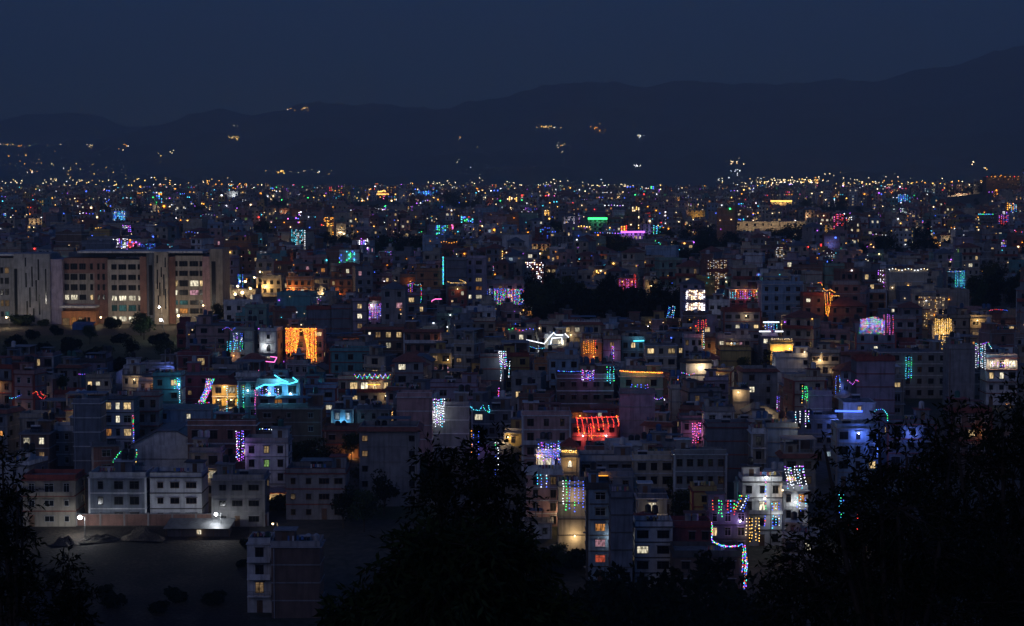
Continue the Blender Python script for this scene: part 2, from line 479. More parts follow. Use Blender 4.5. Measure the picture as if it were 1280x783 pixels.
HOUSES = []
def build_house(name, x, Yf, zb, W, D, n, hh, wall, rng, rz=0.0, label=None, group=None, lit=None, blank=False, cols=None, detail=False, roof='flat', tower=None,
                tank=None, balc=(), sidecol=None, frame=None, trim=None, floors=True, parapet=True, lamps=(), minor=False, cat='house', sidewin=True, wh=None, litp=.10, door=True, ftop=0.0, bare=False):
    """one house: x, Yf middle of its front at distance Yf; W wide, D deep, n storeys, hh metres to the roof slab; lit: {(row, col): letter}, row 0 on top"""
    root = thing(name, label, cat, (x - sin(rz) * D / 2 * 1.0, Yf + cos(rz) * D / 2, zb), rz, group)
    sh = hh / n
    X = W / 2; y0 = -D / 2; y1 = D / 2
    trim = trim or rng.choice(['slab', 'slab', 'trim_white', 'trim_dark', 'trim_red'])
    frame = frame or rng.choice(['frame_white', 'frame_dark', 'frame_dark', 'wood'])
    # body
    b = MB()
    b.box(-X, X, y0, y1, -5, hh - .16, wall, bottom=False)
    if sidecol:      # plain side and back walls in another finish, 3 cm proud
        for s in (-1, 1): b.box(s * X - (.03 if s < 0 else -.003), s * X + (.03 if s > 0 else -.003), y0 + .06, y1 - .06, -5, hh - .2, sidecol)
    if floors:
        for k in range(1, n):
            z = k * sh
            b.box(-X - .12, X + .12, y0 - .14, y1 + .10, z - .14, z + .06, trim)
        if not blank and rng.random() < .5:
            for s in (-1, 1): b.box(s * X - .2, s * X + .2, y0 - .07, y0 + .2, -4, hh - .2, trim)
    b.build('wall', root)
    # roof
    r = MB()
    if roof in ('flat', 'skirt', 'shed'):
        ov = .35 if roof == 'flat' else .25
        r.box(-X - ov, X + ov, y0 - ov, y1 + ov * .6, hh - .16, hh, trim)
        r.box(-X + .1, X - .1, y0 + .1, y1 - .1, hh, hh + .02, 'roof_floor')
        if parapet:
            p = PAR
            t = .13
            pm = wall if rng.random() < .7 else trim
            if rng.random() < .75 or blank:
                r.box(-X, X, y0, y0 + t, hh + .02, hh + p, pm); r.box(-X, X, y1 - t, y1, hh + .02, hh + p * .9, pm)
                r.box(-X, -X + t, y0 + t, y1 - t, hh + .02, hh + p, pm); r.box(X - t, X, y0 + t, y1 - t, hh + .02, hh + p, pm)
                r.box(-X - .05, X + .05, y0 - .05, y0 + t + .05, hh + p, hh + p + .07, trim)
            else:
                for zz in (.35, .62, .9): r.box(-X, X, y0 + .03, y0 + .08, hh + zz - .03, hh + zz + .03, 'metal')
                for i in range(6): xx = -X + W * i / 5 - (.08 if i == 5 else 0); r.box(xx, xx + .08, y0 + .02, y0 + .09, hh + .02, hh + .95, 'metal')
        if roof == 'skirt':
            e = .9
            for (ax, ay, bx, by, ox, oy) in ((-X, y0, X, y0, 0, -e), (X, y0, X, y1, e, 0), (-X, y1, -X, y0, -e, 0)):
                r.poly([(ax + (ox or (-e if ax < 0 else e)) , ay + (oy or (-e if ay < 0 else e)), hh - .05), (bx + (ox or (-e if bx < 0 else e)), by + (oy or (-e if by < 0 else e)), hh - .05), (bx, by, hh + .75), (ax, ay, hh + .75)], 'red_tile')
                r.poly([(ax, ay, hh + .3), (bx, by, hh + .3), (bx + (ox or (-e if bx < 0 else e)), by + (oy or (-e if by < 0 else e)), hh - .12), (ax + (ox or (-e if ax < 0 else e)), ay + (oy or (-e if ay < 0 else e)), hh - .12)], 'wood')
        if rng.random() < .6 and not minor:   # starter bars of columns left for the next storey
            for s in (-1, 1):
                for t_ in (y0 + .3, y1 - .3):
                    for q in (-.08, .08): r.tube((s * (X - .3) + q, t_, hh), (s * (X - .3) + q + rng.uniform(-.05, .05), t_, hh + rng.uniform(1.1, 1.7)), .025, .02, 'rust', 4, False)
    elif roof == 'gable':
        rise = ftop or W * .2
        e = .5
        r.poly([(-X, y0, hh - .16), (X, y0, hh - .16), (X * .30, y0, hh + rise * .94), (-X * .30, y0, hh + rise * .94)], wall)
        r.poly([(X, y1, hh - .16), (-X, y1, hh - .16), (-X * .30, y1, hh + rise * .94), (X * .30, y1, hh + rise * .94)], wall)
        for s in (-1, 1):
            for dz, mt in ((0, 'tin'), (-.18, 'trim_dark')):
                q = [(s * (X + e), y0 - e, hh - .25 + dz), (s * (X + e), y1 + e, hh - .25 + dz), (s * X * .28, y1 + e, hh + rise + dz), (s * X * .28, y0 - e, hh + rise + dz)]
                r.poly(q if s > 0 else q[::-1], mt)
            q = [(s * (X + e), y0 - e, hh - .25), (s * X * .28, y0 - e, hh + rise), (s * X * .28, y0 - e, hh + rise - .18), (s * (X + e), y0 - e, hh - .43)]
            r.poly(q, 'trim_dark')
        r.box(-X * .3, X * .3, y0 - e, y1 + e, hh + rise - .05, hh + rise + .12, 'tin')
    elif roof == 'hip':
        rise = ftop or 1.9; e = .7
        c = [(-X - e, y0 - e, hh - .1), (X + e, y0 - e, hh - .1), (X + e, y1 + e, hh - .1), (-X - e, y1 + e, hh - .1)]
        rx = max(X - D / 2, .05)
        a1 = (-rx, 0, hh + rise); a2 = (rx, 0, hh + rise)
        r.poly([c[0], c[1], a2, a1], 'red_tile'); r.poly([c[1], c[2], a2], 'red_tile'); r.poly([c[2], c[3], a1, a2], 'red_tile'); r.poly([c[3], c[0], a1], 'red_tile')
        r.box(-X - e, X + e, y0 - e, y1 + e, hh - .22, hh - .11, 'trim_red')
    ro = r.build('roof', root)
    flat = roof in ('flat', 'skirt')
    # stair tower
    if tower is None: tower = flat and rng.random() < .62
    if tower and flat and not minor:
        tw = min(W * .42, rng.uniform(2.4, 3.6)); td = min(D * .45, rng.uniform(2.6, 3.6)); th = rng.uniform(2.2, 2.6)
        tx = rng.choice([-1, 1]) * (X - tw / 2 - .35) if rng.random() < .8 else 0
        ty = rng.uniform(0, y1 - td / 2 - .3)
        t = MB(); t.box(-tw / 2, tw / 2, -td / 2, td / 2, .02, th, wall, bottom=False); t.box(-tw / 2 - .35, tw / 2 + .35, -td / 2 - .4, td / 2 + .3, th, th + .14, trim)
        t.box(-.45, .45, -td / 2 - .04, -td / 2 + .02, .05, 2.0, 'wood')
        t.build('stair_tower', root, (tx, ty, hh))
        if tank is None and rng.random() < .7: tank = (rng.choice(['tank_black'] * 3 + ['tank_white', 'tank_blue', 'tank_green']), tx, ty, th + .14)
    if tank is None and flat and not minor and rng.random() < .4: tank = (rng.choice(['tank_black', 'tank_black', 'tank_green', 'tank_white']), rng.uniform(-.6, .6) * X, rng.uniform(-.3, .6) * y1, 0.0)
    if tank and tank != 'no':
        mt, tx, ty, tz = tank
        t = MB()
        t.box(-.6, .6, -.6, .6, .02, .14, 'slab')
        for q in range(2 if rng.random() < .5 else 1):
            ox = 1.35 * q
            t.tube((ox, 0, .14), (ox, 0, 1.35), .58, .58, mt, 10); t.tube((ox, 0, 1.35), (ox, 0, 1.6), .58, .22, mt, 10)
            for zz in (.5, .9): t.tube((ox, 0, zz), (ox, 0, zz + .06), .61, .61, mt, 10)
        t.build('water_tank', root, (tx, ty, hh + tz))
    if flat and not minor:
        u_ = rng.random()
        if u_ < .32:      # solar water heater
            q = MB(); q.poly([(-.9, -.7, .25), (.9, -.7, .25), (.9, .7, 1.15), (-.9, .7, 1.15)], 'glass_dark'); q.poly([(-.9, .7, 1.12), (.9, .7, 1.12), (.9, -.7, .22), (-.9, -.7, .22)], 'metal'); q.tube((-1.0, .8, 1.3), (1.0, .8, 1.3), .22, .22, 'tank_white', 8)
            for s_ in (-.8, .8): q.tube((s_, .7, .02), (s_, .7, 1.2), .03, .03, 'metal', 4)
            q.build('solar_heater', root, (rng.uniform(-.35, .35) * W, y0 + D * .28, hh + .02))
        elif u_ < .58 and W > 5:     # tin canopy on posts
            cw_ = W * rng.uniform(.4, .7); cd_ = D * .5; mt_ = rng.choice(['tin', 'tin', 'tin_blue', 'red_tile']); q = MB(); q.box(-cw_ / 2, cw_ / 2, -cd_ / 2, cd_ / 2, 2.15, 2.22, mt_)
            for sx_ in (-1, 1):
                for sy_ in (-1, 1): q.tube((sx_ * (cw_ / 2 - .1), sy_ * (cd_ / 2 - .1), .02), (sx_ * (cw_ / 2 - .1), sy_ * (cd_ / 2 - .1), 2.15), .05, .05, 'metal', 5)
            q.build('roof_canopy', root, (rng.uniform(-.12, .12) * W, -D * .12, hh))
        elif u_ < .68 and not label:    # an unfinished storey: columns and a slab
            q = MB()
            for sx_ in (-1, 0, 1):
                for sy_ in (-1, 1): q.box(sx_ * (X - .25) - .15, sx_ * (X - .25) + .15, sy_ * (y1 - .35) - .15, sy_ * (y1 - .35) + .15, .02, 2.6, 'slab')
            q.box(-X - .1, X + .1, y0 - .1, y1 + .1, 2.6, 2.75, 'slab'); q.box(-X * .2, X, y1 - .45, y1 - .3, .02, 2.6, 'brick')
            q.build('unfinished_storey', root, (0, 0, hh + .92))
        if rng.random() < .5:
            q = MB(); dx_ = rng.choice([-1, 1]) * (X - rng.uniform(.2, .5)); q.tube((dx_, y0 - .16, -.5), (dx_, y0 - .16, hh - .3), .06, .06, rng.choice(['metal', 'tank_white', 'rust']), 5, False); q.build('drainpipe', root)
        if rng.random() < .42:    # washing on a line
            q = MB(); n_ = rng.randrange(4, 8)
            q.tube((-1.6, 0, 1.7), (1.6, 0, 1.7), .012, .012, 'metal', 3, False)
            for i_ in range(n_):
                a_ = -1.5 + 3.0 * i_ / n_; q.box(a_, a_ + rng.uniform(.25, .42), -.015, .015, 1.7 - rng.uniform(.5, .95), 1.7, rng.choice(['trim_white', 'tarp', 'crimson', 'yellow', 'tank_green', 'mauve']))
            q.box(-1.65, -1.58, -.03, .03, .02, 1.75, 'metal'); q.box(1.58, 1.65, -.03, .03, .02, 1.75, 'metal')
            q.build('clothes_line', root, (rng.uniform(-.2, .2) * W, y0 + .8, hh))
    # windows
    lit = lit or {}
    if not blank:
        if cols is None: cols = max(1, int(W / rng.choice([2.2, 2.6, 3.0, 3.6])))
        if isinstance(cols, int):
            cx = [(-X + W * (i + .5) / cols) for i in range(cols)]
            cw = [rng.choice([.8, 1.0, 1.3, 1.7]) if W / cols > 2.4 else rng.choice([.8, 1.0, 1.1]) for i in range(cols)]
        else:
            cx = [c[0] * W for c in cols]; cw = [c[1] for c in cols]
        wht = wh or rng.choice([1.0, 1.2, 1.3, 1.4])
        dcol = rng.randrange(len(cx)) if door else -1
        for r_ in range(n):
            zc = hh - (r_ + .5) * sh - .02
            if r_ in balc: continue
            for c_ in range(len(cx)):
                L_ = lit.get((r_, c_))
                if L_ is None and litp and rng.random() < litp: L_ = rng.choice('wwwWWWoodddd' + 'gcpt'[rng.randrange(4)])
                pane = LITS.get(L_, 'glass_dark')
                if r_ == n - 1 and c_ == dcol:
                    q = MB(); q.box(-.5, .5, -.06, .01, -1.05, 1.05, 'wood'); q.box(-.6, .6, -.04, .01, 1.05, 1.13, trim)
                    d_ = q.build('door', root, (cx[c_], y0 - .005, 1.06))
                    if detail:
                        q = MB(); q.box(.30, .36, -.12, -.06, -.1, .05, 'metal'); q.build('handle', d_)
                    continue
                add_window(root, cx[c_], y0 - .005, zc, cw[c_], wht, pane, frame, detail)
        # balconies on whole floors
        for r_ in balc:
            zf_ = hh - (r_ + 1) * sh
            q = MB(); q.box(-X - .1, X + .1, y0 - 1.25, y0 - .15, zf_ - .10, zf_ + .08, trim)
            st = rng.random()
            if st < .5:
                for zz in (.35, .6, .85): q.box(-X, X, y0 - 1.2, y0 - 1.15, zf_ + zz, zf_ + zz + .05, 'metal')
                k = max(3, int(W / .9))
                for i in range(k + 1):
                    xx = -X + (W - .06) * i / k; q.box(xx, xx + .05, y0 - 1.21, y0 - 1.14, zf_ + .08, zf_ + .95, 'metal')
            else:
                q.box(-X - .05, X + .05, y0 - 1.24, y0 - 1.12, zf_ + .08, zf_ + .85, wall if st < .8 else trim)
            q.build('balcony', root)
            for c_ in range(len(cx)):
                L_ = lit.get((r_, c_))
                if L_ is None and rng.random() < litp: L_ = 'w'
                add_window(root, cx[c_], y0 - .005, hh - (r_ + .5) * sh - .12, max(1.0, cw[c_]), 1.7, LITS.get(L_, 'glass_dark'), frame, detail)
    # a few windows in the flank that faces the viewer's side
    if sidewin and not minor and rng.random() < .45:
        s = -1 if (x > 0) else 1
        for r_ in range(n):
            if rng.random() < .7:
                add_window(root, s * (X + .035), rng.choice([-.2, .2]) * D, hh - (r_ + .5) * sh, .9, 1.1, 'glass_dark' if rng.random() < .88 else 'lit_warm', frame, detail, s * pi / 2)
    for (lx, lr, col, pw) in lamps:
        porch_lamp(root, lx * W, y0 - .75, hh - lr * sh - .35, col, pw)
    if bare:
        pass
    rec = dict(root=root, x=x, Yf=Yf, zb=zb, W=W, D=D, n=n, hh=hh, rz=rz, wall=wall, roof=roof, tank=bool(tank and tank != 'no'), nlit=0, blank=blank, label=label)
    px0, pt = proj((x - W / 2, Yf, zb + hh)); px1, pb = proj((x + W / 2, Yf, zb))
    rec.update(px=(px0 + px1) / 2, py=pt + (pb - pt) * .25, p0=px0, p1=px1, pt=pt, pb=pb)
    for ch in root.children:
        if ch.name.startswith('window') and any(m_ and m_.name.startswith('lit_') for m_ in [*ch.data.materials] + [m2 for c2 in ch.children if c2.type == 'MESH' for m2 in c2.data.materials]): rec['nlit'] += 1
    HOUSES.append(rec)
    return rec

# ------------------------------------------------------------------ plan occupancy (circles along each footprint)
FOOT = []
def corners(x, Yf, W, D, rz, pad=0.0):
    cxx, cyy = x - sin(rz) * D / 2, Yf + cos(rz) * D / 2
    c, s = cos(rz), sin(rz)
    a, d = W / 2 + pad, D / 2 + pad
    return [(cxx + c * u - s * v, cyy + s * u + c * v) for u, v in ((-a, -d), (a, -d), (a, d), (-a, d))]
def _sep(A, B):
    for P in (A, B):
        for i in range(2):
            ex, ey = P[i + 1][0] - P[i][0], P[i + 1][1] - P[i][1]
            nx, ny = -ey, ex
            a = [nx * q[0] + ny * q[1] for q in A]; b = [nx * q[0] + ny * q[1] for q in B]
            if max(a) <= min(b) or max(b) <= min(a): return True
    return False
def hits(poly):
    mx = sum(p[0] for p in poly) / 4; my = sum(p[1] for p in poly) / 4
    for q, qx, qy, qr in FOOT:
        if abs(qx - mx) < 45 and abs(qy - my) < 45 and not _sep(poly, q): return True
    return False
def occupy(poly):
    mx = sum(p[0] for p in poly) / 4; my = sum(p[1] for p in poly) / 4
    FOOT.append((poly, mx, my, 0))

# ------------------------------------------------------------------ the houses one can tell apart, read off the photograph
# (key, x0, x1, top row of the parapet, storeys, wall, options)
def LT(s):
    d = {}
    for t in s.split():
        d[(int(t[0]), int(t[1]))] = t[2]
    return d
H = []
def h(key, x0, x1, top, n, wall, **k): H.append((key, x0, x1, top, n, wall, k))
# front row by the dirt lot
h('f1', 28, 94, 594, 3, 'beige', cols=3, lab='greyish cream three-storey house behind the bright lamp, at the end of the front row', balc=(0,))
h('f2', 111, 182, 591, 3, 'slate', cols=[(-.30, .9), (.02, 1.6), (.30, 1.7)], lab='dark grey three-storey house standing beside the white one in the front row', litp=0)
h('f3', 187, 252, 591, 3, 'white', cols=[(-.30, 1.0), (-.02, 1.6), (.30, 1.9)], tower=True, lab='plain white three-storey house with a dark blue cornice in the front row', litp=0, trim='trim_dark')
h('f4', 265, 330, 594, 3, 'concrete', cols=[(-.30, 1.2), (-.02, 1.9), (.30, 1.9)], lab='pale grey three-storey house behind the second lamp of the dirt lot', litp=0, trim='slab')
h('f5', 357, 432, 586, 3, 'concrete', cols=[(-.38, .8), (-.12, .9), (.14, 1.9), (.38, 1.5)], balc=(), lab='pale grey house with a projecting cornice beside the floodlit garage', litp=0, tank=('tank_black', -1, 1, 0))
h('f0', 329, 357, 616, 1, 'cream', blank=True, lab='low cream garage glowing with two warm lamps between two grey houses', lamps=[(-.3, .1, 'warm', 60), (.3, .1, 'warm', 60)], D=7, parapet=False, tower=False, tank='no')
h('fl', 310, 338, 673, 4, 'white', cols=[(0, 1.3)], balc=(0, 1, 2), lab='white house of stacked balconies nearest the camera, below the dirt lot', trim='trim_white', litp=0, sidewin=False, tower=False, lit=LT('20d'))
h('flb', 338.5, 400, 677, 4, 'brown', blank=True, lab='dark raw block with water tanks on top adjoining the stacked white balconies', sidewin=False, tower=True, trim='slab')
# second rows on the slope
h('s1', 24, 61, 537, 3, 'brown', lit=LT('00W 01W 11d'), cols=2, lab='brown house with two bright windows side by side under its roof')
h('s2', 61, 120, 533, 3, 'concrete', cols=4, lab='wide grey house with white bands standing beside the two bright windows', trim='trim_white')
h('s3', 127, 167, 494, 5, 'white', cols=[(-.32, 1.5), (.0, .8), (.30, 1.5)], lit=LT('00w 01W 02w 11W 20o 22w 30w'), sidecol='slate', lab='white five-storey house with many lit windows, one of them orange', trim='trim_dark', litp=0)
h('s3b', 91, 125, 499, 5, 'slate', blank=True, lab='blank dark side house adjoining the white house with lit windows', tower=False)
h('s4', 167, 199, 490, 4, 'concrete', cols=2, balc=(0, 1), lab='grey house with balconies just uphill of the wide pale wall')
h('s5', 168, 265, 512, 3, 'blue', cols=[(.2, .8), (-.12, 1.1), (-.35, .9)], lit=LT('00W 02W'), wh=1.0, lab='long pale blue house with a nearly blank wall above the gabled hall', parapet=False, tower=False, tank='no')
h('s6', 163, 256, 556, 2, 'white', blank=True, roof='gable', ftop=2.9, lab='big white hall with a blank gabled end wall', D=15, cat='hall', name='hall')
h('s7', 234, 320, 526, 3, 'brick', cols=4, balc=(0,), lab='dark brick house with a roofed balcony uphill of the gabled hall')
h('s8', 237, 276, 560, 3, 'beige', cols=2, balc=(0,), lit=LT('11W 10W'), lab='small olive house with a bright lit panel below its balcony', lamps=[(.1, 1.2, 'warm', 60)])
h('s9', 306, 360, 548, 4, 'white', cols=[(-.35, 1.0), (.0, 1.0), (.32, 1.0)], lit=LT('01w 11g 20w 21g'), lab='white house with yellow and green lit windows beside a violet light curtain', litp=0)
h('s10', 107, 138, 468, 2, 'cream', cols=3, lit=LT('00w 01W'), lab='small cream house with two lit windows below the grassy bank')
h('s11', 191, 226, 466, 4, 'teal', cols=2, lit=LT('10w'), lab='teal house with a cyan light curtain down its edge', lamps=[(.45, .5, 'cyan', 50)])
h('s12', 227, 286, 464, 3, 'crimson', cols=3, lab='crimson flat-roofed house behind the golden lit gable house', lit=LT('10d'))
h('s13', 265, 297, 480, 3, 'yellow', cols=2, balc=(1,), lamps=[(-.25, 1.15, 'gold', 160), (.25, 1.15, 'gold', 160), (0, .1, 'warm', 90)], roof='hip', ftop=1.2, lab='small yellow hip-roofed house glowing gold under porch lamps', lit=LT('01W 21t'))
h('s14', 298, 322, 472, 4, 'teal', cols=2, lab='narrow turquoise house between the golden house and the blue neon house', lamps=[(0, .6, 'cyan', 40)])
h('s15', 321, 374, 474, 4, 'blue', cols=3, balc=(0,), lit=LT('11o'), lab='blue house outlined with a glowing blue neon roof edge', lamps=[(-.2, .7, 'cyan', 220), (.3, .7, 'cyan', 220)])
h('s16', 381, 404, 468, 3, 'teal', cols=1, lit=LT('00g'), lab='narrow teal house beside the blue neon house', lamps=[(0, .9, 'cyan', 90)])
h('s17', 381, 420, 481, 3, 'blue', cols=2, lit=LT('10W 11W'), lab='pale blue house with two white lit windows below the narrow teal house', litp=0)
h('s18', 415, 441, 507, 3, 'blue', cols=2, lit=LT('00c 01c'), lab='house lit electric blue by a wall lamp in a narrow alley', lamps=[(0, 1.0, 'cyan', 220)], balc=(1,))
h('s19', 320, 402, 506, 3, 'brown', cols=3, lab='wide unlit brown house below the blue neon house', litp=.03)
h('s20', 358, 385, 451, 2, 'concrete', cols=3, lab='grey house directly in front of the orange curtain-lit house')
h('s21', 357, 404, 407, 4, 'pink', cols=4, lab='pink house wrapped in a blazing orange curtain of lights', sidecol='pink', lit=LT('22r'), balc=(1,))
h('s22', 244, 287, 403, 4, 'pink', cols=2, lab='tall pinkish-brown house with a nearly blank wall near the hospital', litp=0)
h('s23', 422, 489, 470, 3, 'cream', cols=5, lit=LT('01w 02W 03w 04w 11w'), balc=(0,), lab='cream house with a garland of coloured lamps along its lit balcony', lamps=[(.2, .3, 'warm', 80), (.4, 1.2, 'warm', 50)])
h('s24', 453, 505, 408, 4, 'brown', cols=4, lit=LT('01d 02w 03w 10w 11d 12W'), lab='big dark brown house with lit windows on its two upper floors', roof='skirt')
h('s25', 505, 551, 411, 4, 'brick', cols=4, lamps=[(.4, .8, 'amber', 90)], roof='skirt', balc=(0, 1), lab='brick house with red tiled eaves and an orange porch lamp')
h('s26', 537, 564, 437, 3, 'yellow', cols=2, lit=LT('00d 10p 11p'), lamps=[(.35, .5, 'warm', 30)], lab='yellow house with two round pinkish lit windows')
h('s27', 587, 619, 398, 3, 'cream', cols=3, lamps=[(-.2, 2.0, 'warm', 80), (.3, 2.0, 'warm', 80)], balc=(1,), lab='cream house with two bright porch lamps')
h('s28', 600, 630, 442, 4, 'slate', blank=True, lab='blank slate-grey wall house with a white light curtain down its edge')
h('s29', 528, 597, 479, 3, 'mauve', cols=4, lit=LT('00W'), lab='long pale mauve house standing before the blank slate wall')
h('s30', 496, 540, 491, 5, 'pink', blank=True, lab='tall house with a blank dull pink wall beside the white light curtain', tower=False)
h('s31', 540, 586, 503, 4, 'concrete', blank=True, lab='blank grey concrete house behind the swaying white light curtain')
h('s32', 450, 522, 533, 5, 'concrete', cols=[(-.42, 1.0), (.40, 1.0)], lit=LT('00d'), lab='grey house with a plain centre bay and dark red roof corners', roof='skirt', litp=.03)
h('s33', 590, 640, 508, 3, 'slate', cols=3, lab='dark house with a small lit terrace behind the tall dark tree', lit=LT('00W'))
h('s34', 404, 448, 533, 2, 'brown', cols=2, lab='low brown house over the orange lit bank', lamps=[(.3, 1.6, 'amber', 120)])
# middle
h('m1', 704, 751, 402, 4, 'cream', cols=4, roof='skirt', lab='cream house with a red tiled skirt roof beside the white neon house', lamps=[(-.3, .9, 'warm', 40)], lit=LT('00w'))
h('m2', 681, 708, 418, 3, 'cream', cols=2, balc=(0, 1), lit=LT('00c 01W'), lab='house traced with bright white neon outlines', lamps=[(.3, .8, 'warm', 70), (-.3, 1.9, 'white', 40)])
h('m3', 727, 752, 424, 3, 'orange', cols=2, lab='small house behind the short orange light curtain', lamps=[(.1, 1.2, 'amber', 40)])
h('m4', 685, 724, 444, 4, 'blue', cols=3, lab='light blue house below the white neon house', litp=0, lit=LT('30g'))
h('m5', 754, 776, 420, 3, 'beige', cols=1, lab='narrow beige house with a violet light string beside it')
h('m6', 777, 806, 421, 3, 'slate', cols=3, lab='dark house below a short blue tube lamp', lit=LT('01w'))
h('m7', 807, 846, 428, 3, 'cream', cols=3, lit=LT('00w 02w'), lab='cream low house with two warm windows left of the red light string')
h('m8', 855, 879, 418, 3, 'white', cols=3, lab='white three-storey house with a red light string on its edge', balc=(2,))
h('m9', 900, 939, 434, 2, 'yellow', blank=True, lab='plain ochre yellow box house', tower=False, tank='no')
h('m10', 898, 938, 419, 3, 'cream', cols=5, lit=LT('00W 02c 03p'), lab='cream house with a lit row of windows above the ochre box', lamps=[(-.1, .4, 'warm', 40)])
h('m11', 775, 829, 466, 4, 'green', cols=[(-.3, 1.2), (.28, 1.3)], lab='grey-green house with an orange light string along its parapet', litp=0)
h('m12', 775, 819, 487, 4, 'mauve', blank=True, lab='big blank mauve-grey wall below the orange parapet string', tower=False, tank='no')
h('m13', 838, 850, 481, 4, 'cream', blank=True, lab='narrow cream slab of a house with no windows')
h('m14', 696, 767, 468, 4, 'brown', cols=5, lab='wide dark brown house below the light blue house', litp=.04, sidecol='slate')
h('m15', 742, 773, 510, 3, 'crimson', cols=2, lit=LT('00W'), lab='red house above the slanting red light strings', lamps=[(-.3, .9, 'red', 60), (.4, .9, 'red', 60)], roof='hip', ftop=.8)
h('m16', 714, 772, 524, 2, 'pink', cols=4, lab='low house covered by slanting red strings of lights', tower=False, tank='no', lamps=[(-.25, .8, 'red', 90), (.25, .8, 'red', 90)], litp=0)
h('m17', 653, 713, 514, 4, 'pink', cols=3, lab='dull pink house with dark canopies beside the red light strings', balc=(1,), litp=.03)
h('m18', 884, 938, 529, 4, 'slate', blank=True, lab='large blank blue-grey wall below a small white house', tower=False, tank='no')
h('m19', 881, 918, 509, 4, 'white', cols=2, lab='white house peeping over the large blank blue-grey wall', litp=0)
h('m20', 670, 702, 562, 3, 'cream', cols=3, lit=LT('00W 01W'), lamps=[(-.4, .0, 'warm', 120), (.4, .8, 'blue', 120), (.1, 1.0, 'blue', 60)], lab='house with a warm lit porch and deep blue lit strings')
h('m21', 702, 723, 566, 4, 'beige', cols=1, lamps=[(0, .15, 'gold', 60)], lab='house topped by a gold-lit pavilion with a red pyramid roof', tower=False, tank='no')
h('m22', 724, 792, 570, 3, 'slate', cols=4, lab='low slate house stretching beside the gold-lit pavilion', litp=0)
h('m23', 792, 843, 569, 4, 'cream', cols=[(-.30, 1.5), (.0, 1.1), (.32, 1.6)], lab='cream house with three dark windows and an inset terrace', litp=0, trim='trim_white', tower=False)
h('m24', 843, 908, 562, 4, 'concrete', cols=5, lab='long raw concrete house beside the cream house with three dark windows', litp=0, blank=False)
h('m25', 916, 937, 487, 2, 'cream', blank=True, lamps=[(-.2, .1, 'warm', 90)], lab='small pale roof-top room lit by a single warm bulb', parapet=False, tower=False, tank='no')
h('m26', 957, 997, 529, 4, 'blue', blank=True, lab='plain blue-grey wall beside the white hanging light strings', tower=False, tank='no')
h('m27', 940, 957, 536, 4, 'beige', cols=1, balc=(0, 1), lab='narrow beige house squeezed between two blank blue-grey walls')
h('m28', 850, 884, 520, 3, 'slate', cols=2, lab='dark house behind the magenta light curtain')
# right
h('r1', 963, 991, 426, 3, 'yellow', blank=True, lamps=[(-.2, .6, 'gold', 500), (.35, .3, 'gold', 300)], lab='house washed bright golden by floodlights', tank='no')
h('r2', 970, 1014, 442, 3, 'white', cols=[(.35, 1.0)], lab='white blank-walled house with a bright lit roof terrace', lamps=[(.3, -.55, 'warm', 90)], litp=0)
h('r3', 1014, 1050, 437, 4, 'cream', cols=3, lamps=[(-.2, .5, 'warm', 150), (.3, 1.6, 'warm', 100)], lab='cream house glowing warm beside the purple blank wall', balc=(1, 2))
h('r4', 1071, 1119, 446, 6, 'mauve', blank=True, lab='tall blank purple-grey tower house', tower=False, sidecol='slate')
h('r5', 1010, 1040, 489, 4, 'mauve', blank=True, lab='smaller blank mauve wall behind the green light string', tower=False, tank='no')
h('r6', 1099, 1186, 436, 4, 'concrete', cols=6, lab='long raw concrete building below the golden light curtain', litp=0)
h('r7', 1186, 1219, 431, 5, 'concrete', blank=True, lab='bare grey concrete house below the beige house with round corners')
h('r8', 1186, 1212, 394, 4, 'beige', cols=2, lab='beige house beside the golden light curtain', balc=(), litp=0)
h('r9', 1213, 1240, 394, 4, 'cream', cols=2, lamps=[(-.2, .1, 'gold', 130)], lab='cream house with one glaring yellow porch lamp', lit=LT('10d'))
h('r10', 1233, 1272, 443, 4, 'white', cols=3, balc=(0, 1), lamps=[(-.35, .3, 'warm', 90), (.05, .3, 'warm', 90), (.35, .3, 'warm', 90)], lit=LT('00W 02W 11W'), lab='white house with a brightly lit balcony beside the blue-white light curtain')
h('r11', 1166, 1192, 402, 4, 'beige', cols=2, lab='house hidden behind a curtain of golden lights', lamps=[(.0, .8, 'gold', 60)])
h('r12', 1070, 1120, 412, 4, 'slate', cols=3, lit=LT('11W'), lab='house crowned by a domed curtain of rainbow lights')
h('r13', 952, 1004, 352, 6, 'blue', cols=[(-.38, 1.0), (-.14, 1.0), (.14, 1.2), (.38, 1.2)], lit=LT('52W 51d'), lab='tall pale blue apartment block with a grid of dark windows', sidewin=False, litp=0, balc=())
h('r14', 1004, 1030, 366, 5, 'brick', cols=2, lab='brick house between the apartment block and the orange lit tree string', lit=LT('41W'))
h('r15', 1040, 1075, 352, 6, 'brick', cols=3, lab='wide tall brick house behind the red hip roof', litp=.05)
h('r16', 1036, 1082, 382, 4, 'brick', roof='hip', ftop=2.4, cols=3, lab='brick house with a broad red hip roof below the orange light string', litp=.03)
h('r17', 1083, 1108, 362, 4, 'orange', cols=2, lab='three-tier terracotta house with paired windows', balc=(), litp=0)
h('r18', 1178, 1208, 338, 4, 'slate', blank=True, lab='dark house edged by two blue light curtains')
h('r19', 912, 951, 358, 5, 'maroon', cols=4, lamps=[(-.3, .1, 'amber', 70), (0, .1, 'amber', 70), (.35, .1, 'amber', 70)], lab='maroon house with a row of orange roof lamps over rainbow lights', lit=LT('30W 33W'), tower=True)
h('r20', 886, 912, 375, 4, 'white', cols=3, lab='white corner house with small dark windows below the maroon house', litp=0)
h('r21', 905, 951, 386, 4, 'concrete', cols=4, lamps=[(.1, .3, 'warm', 70)], lit=LT('11W 13w'), lab='grey house with a glowing terrace beside the apartment block')
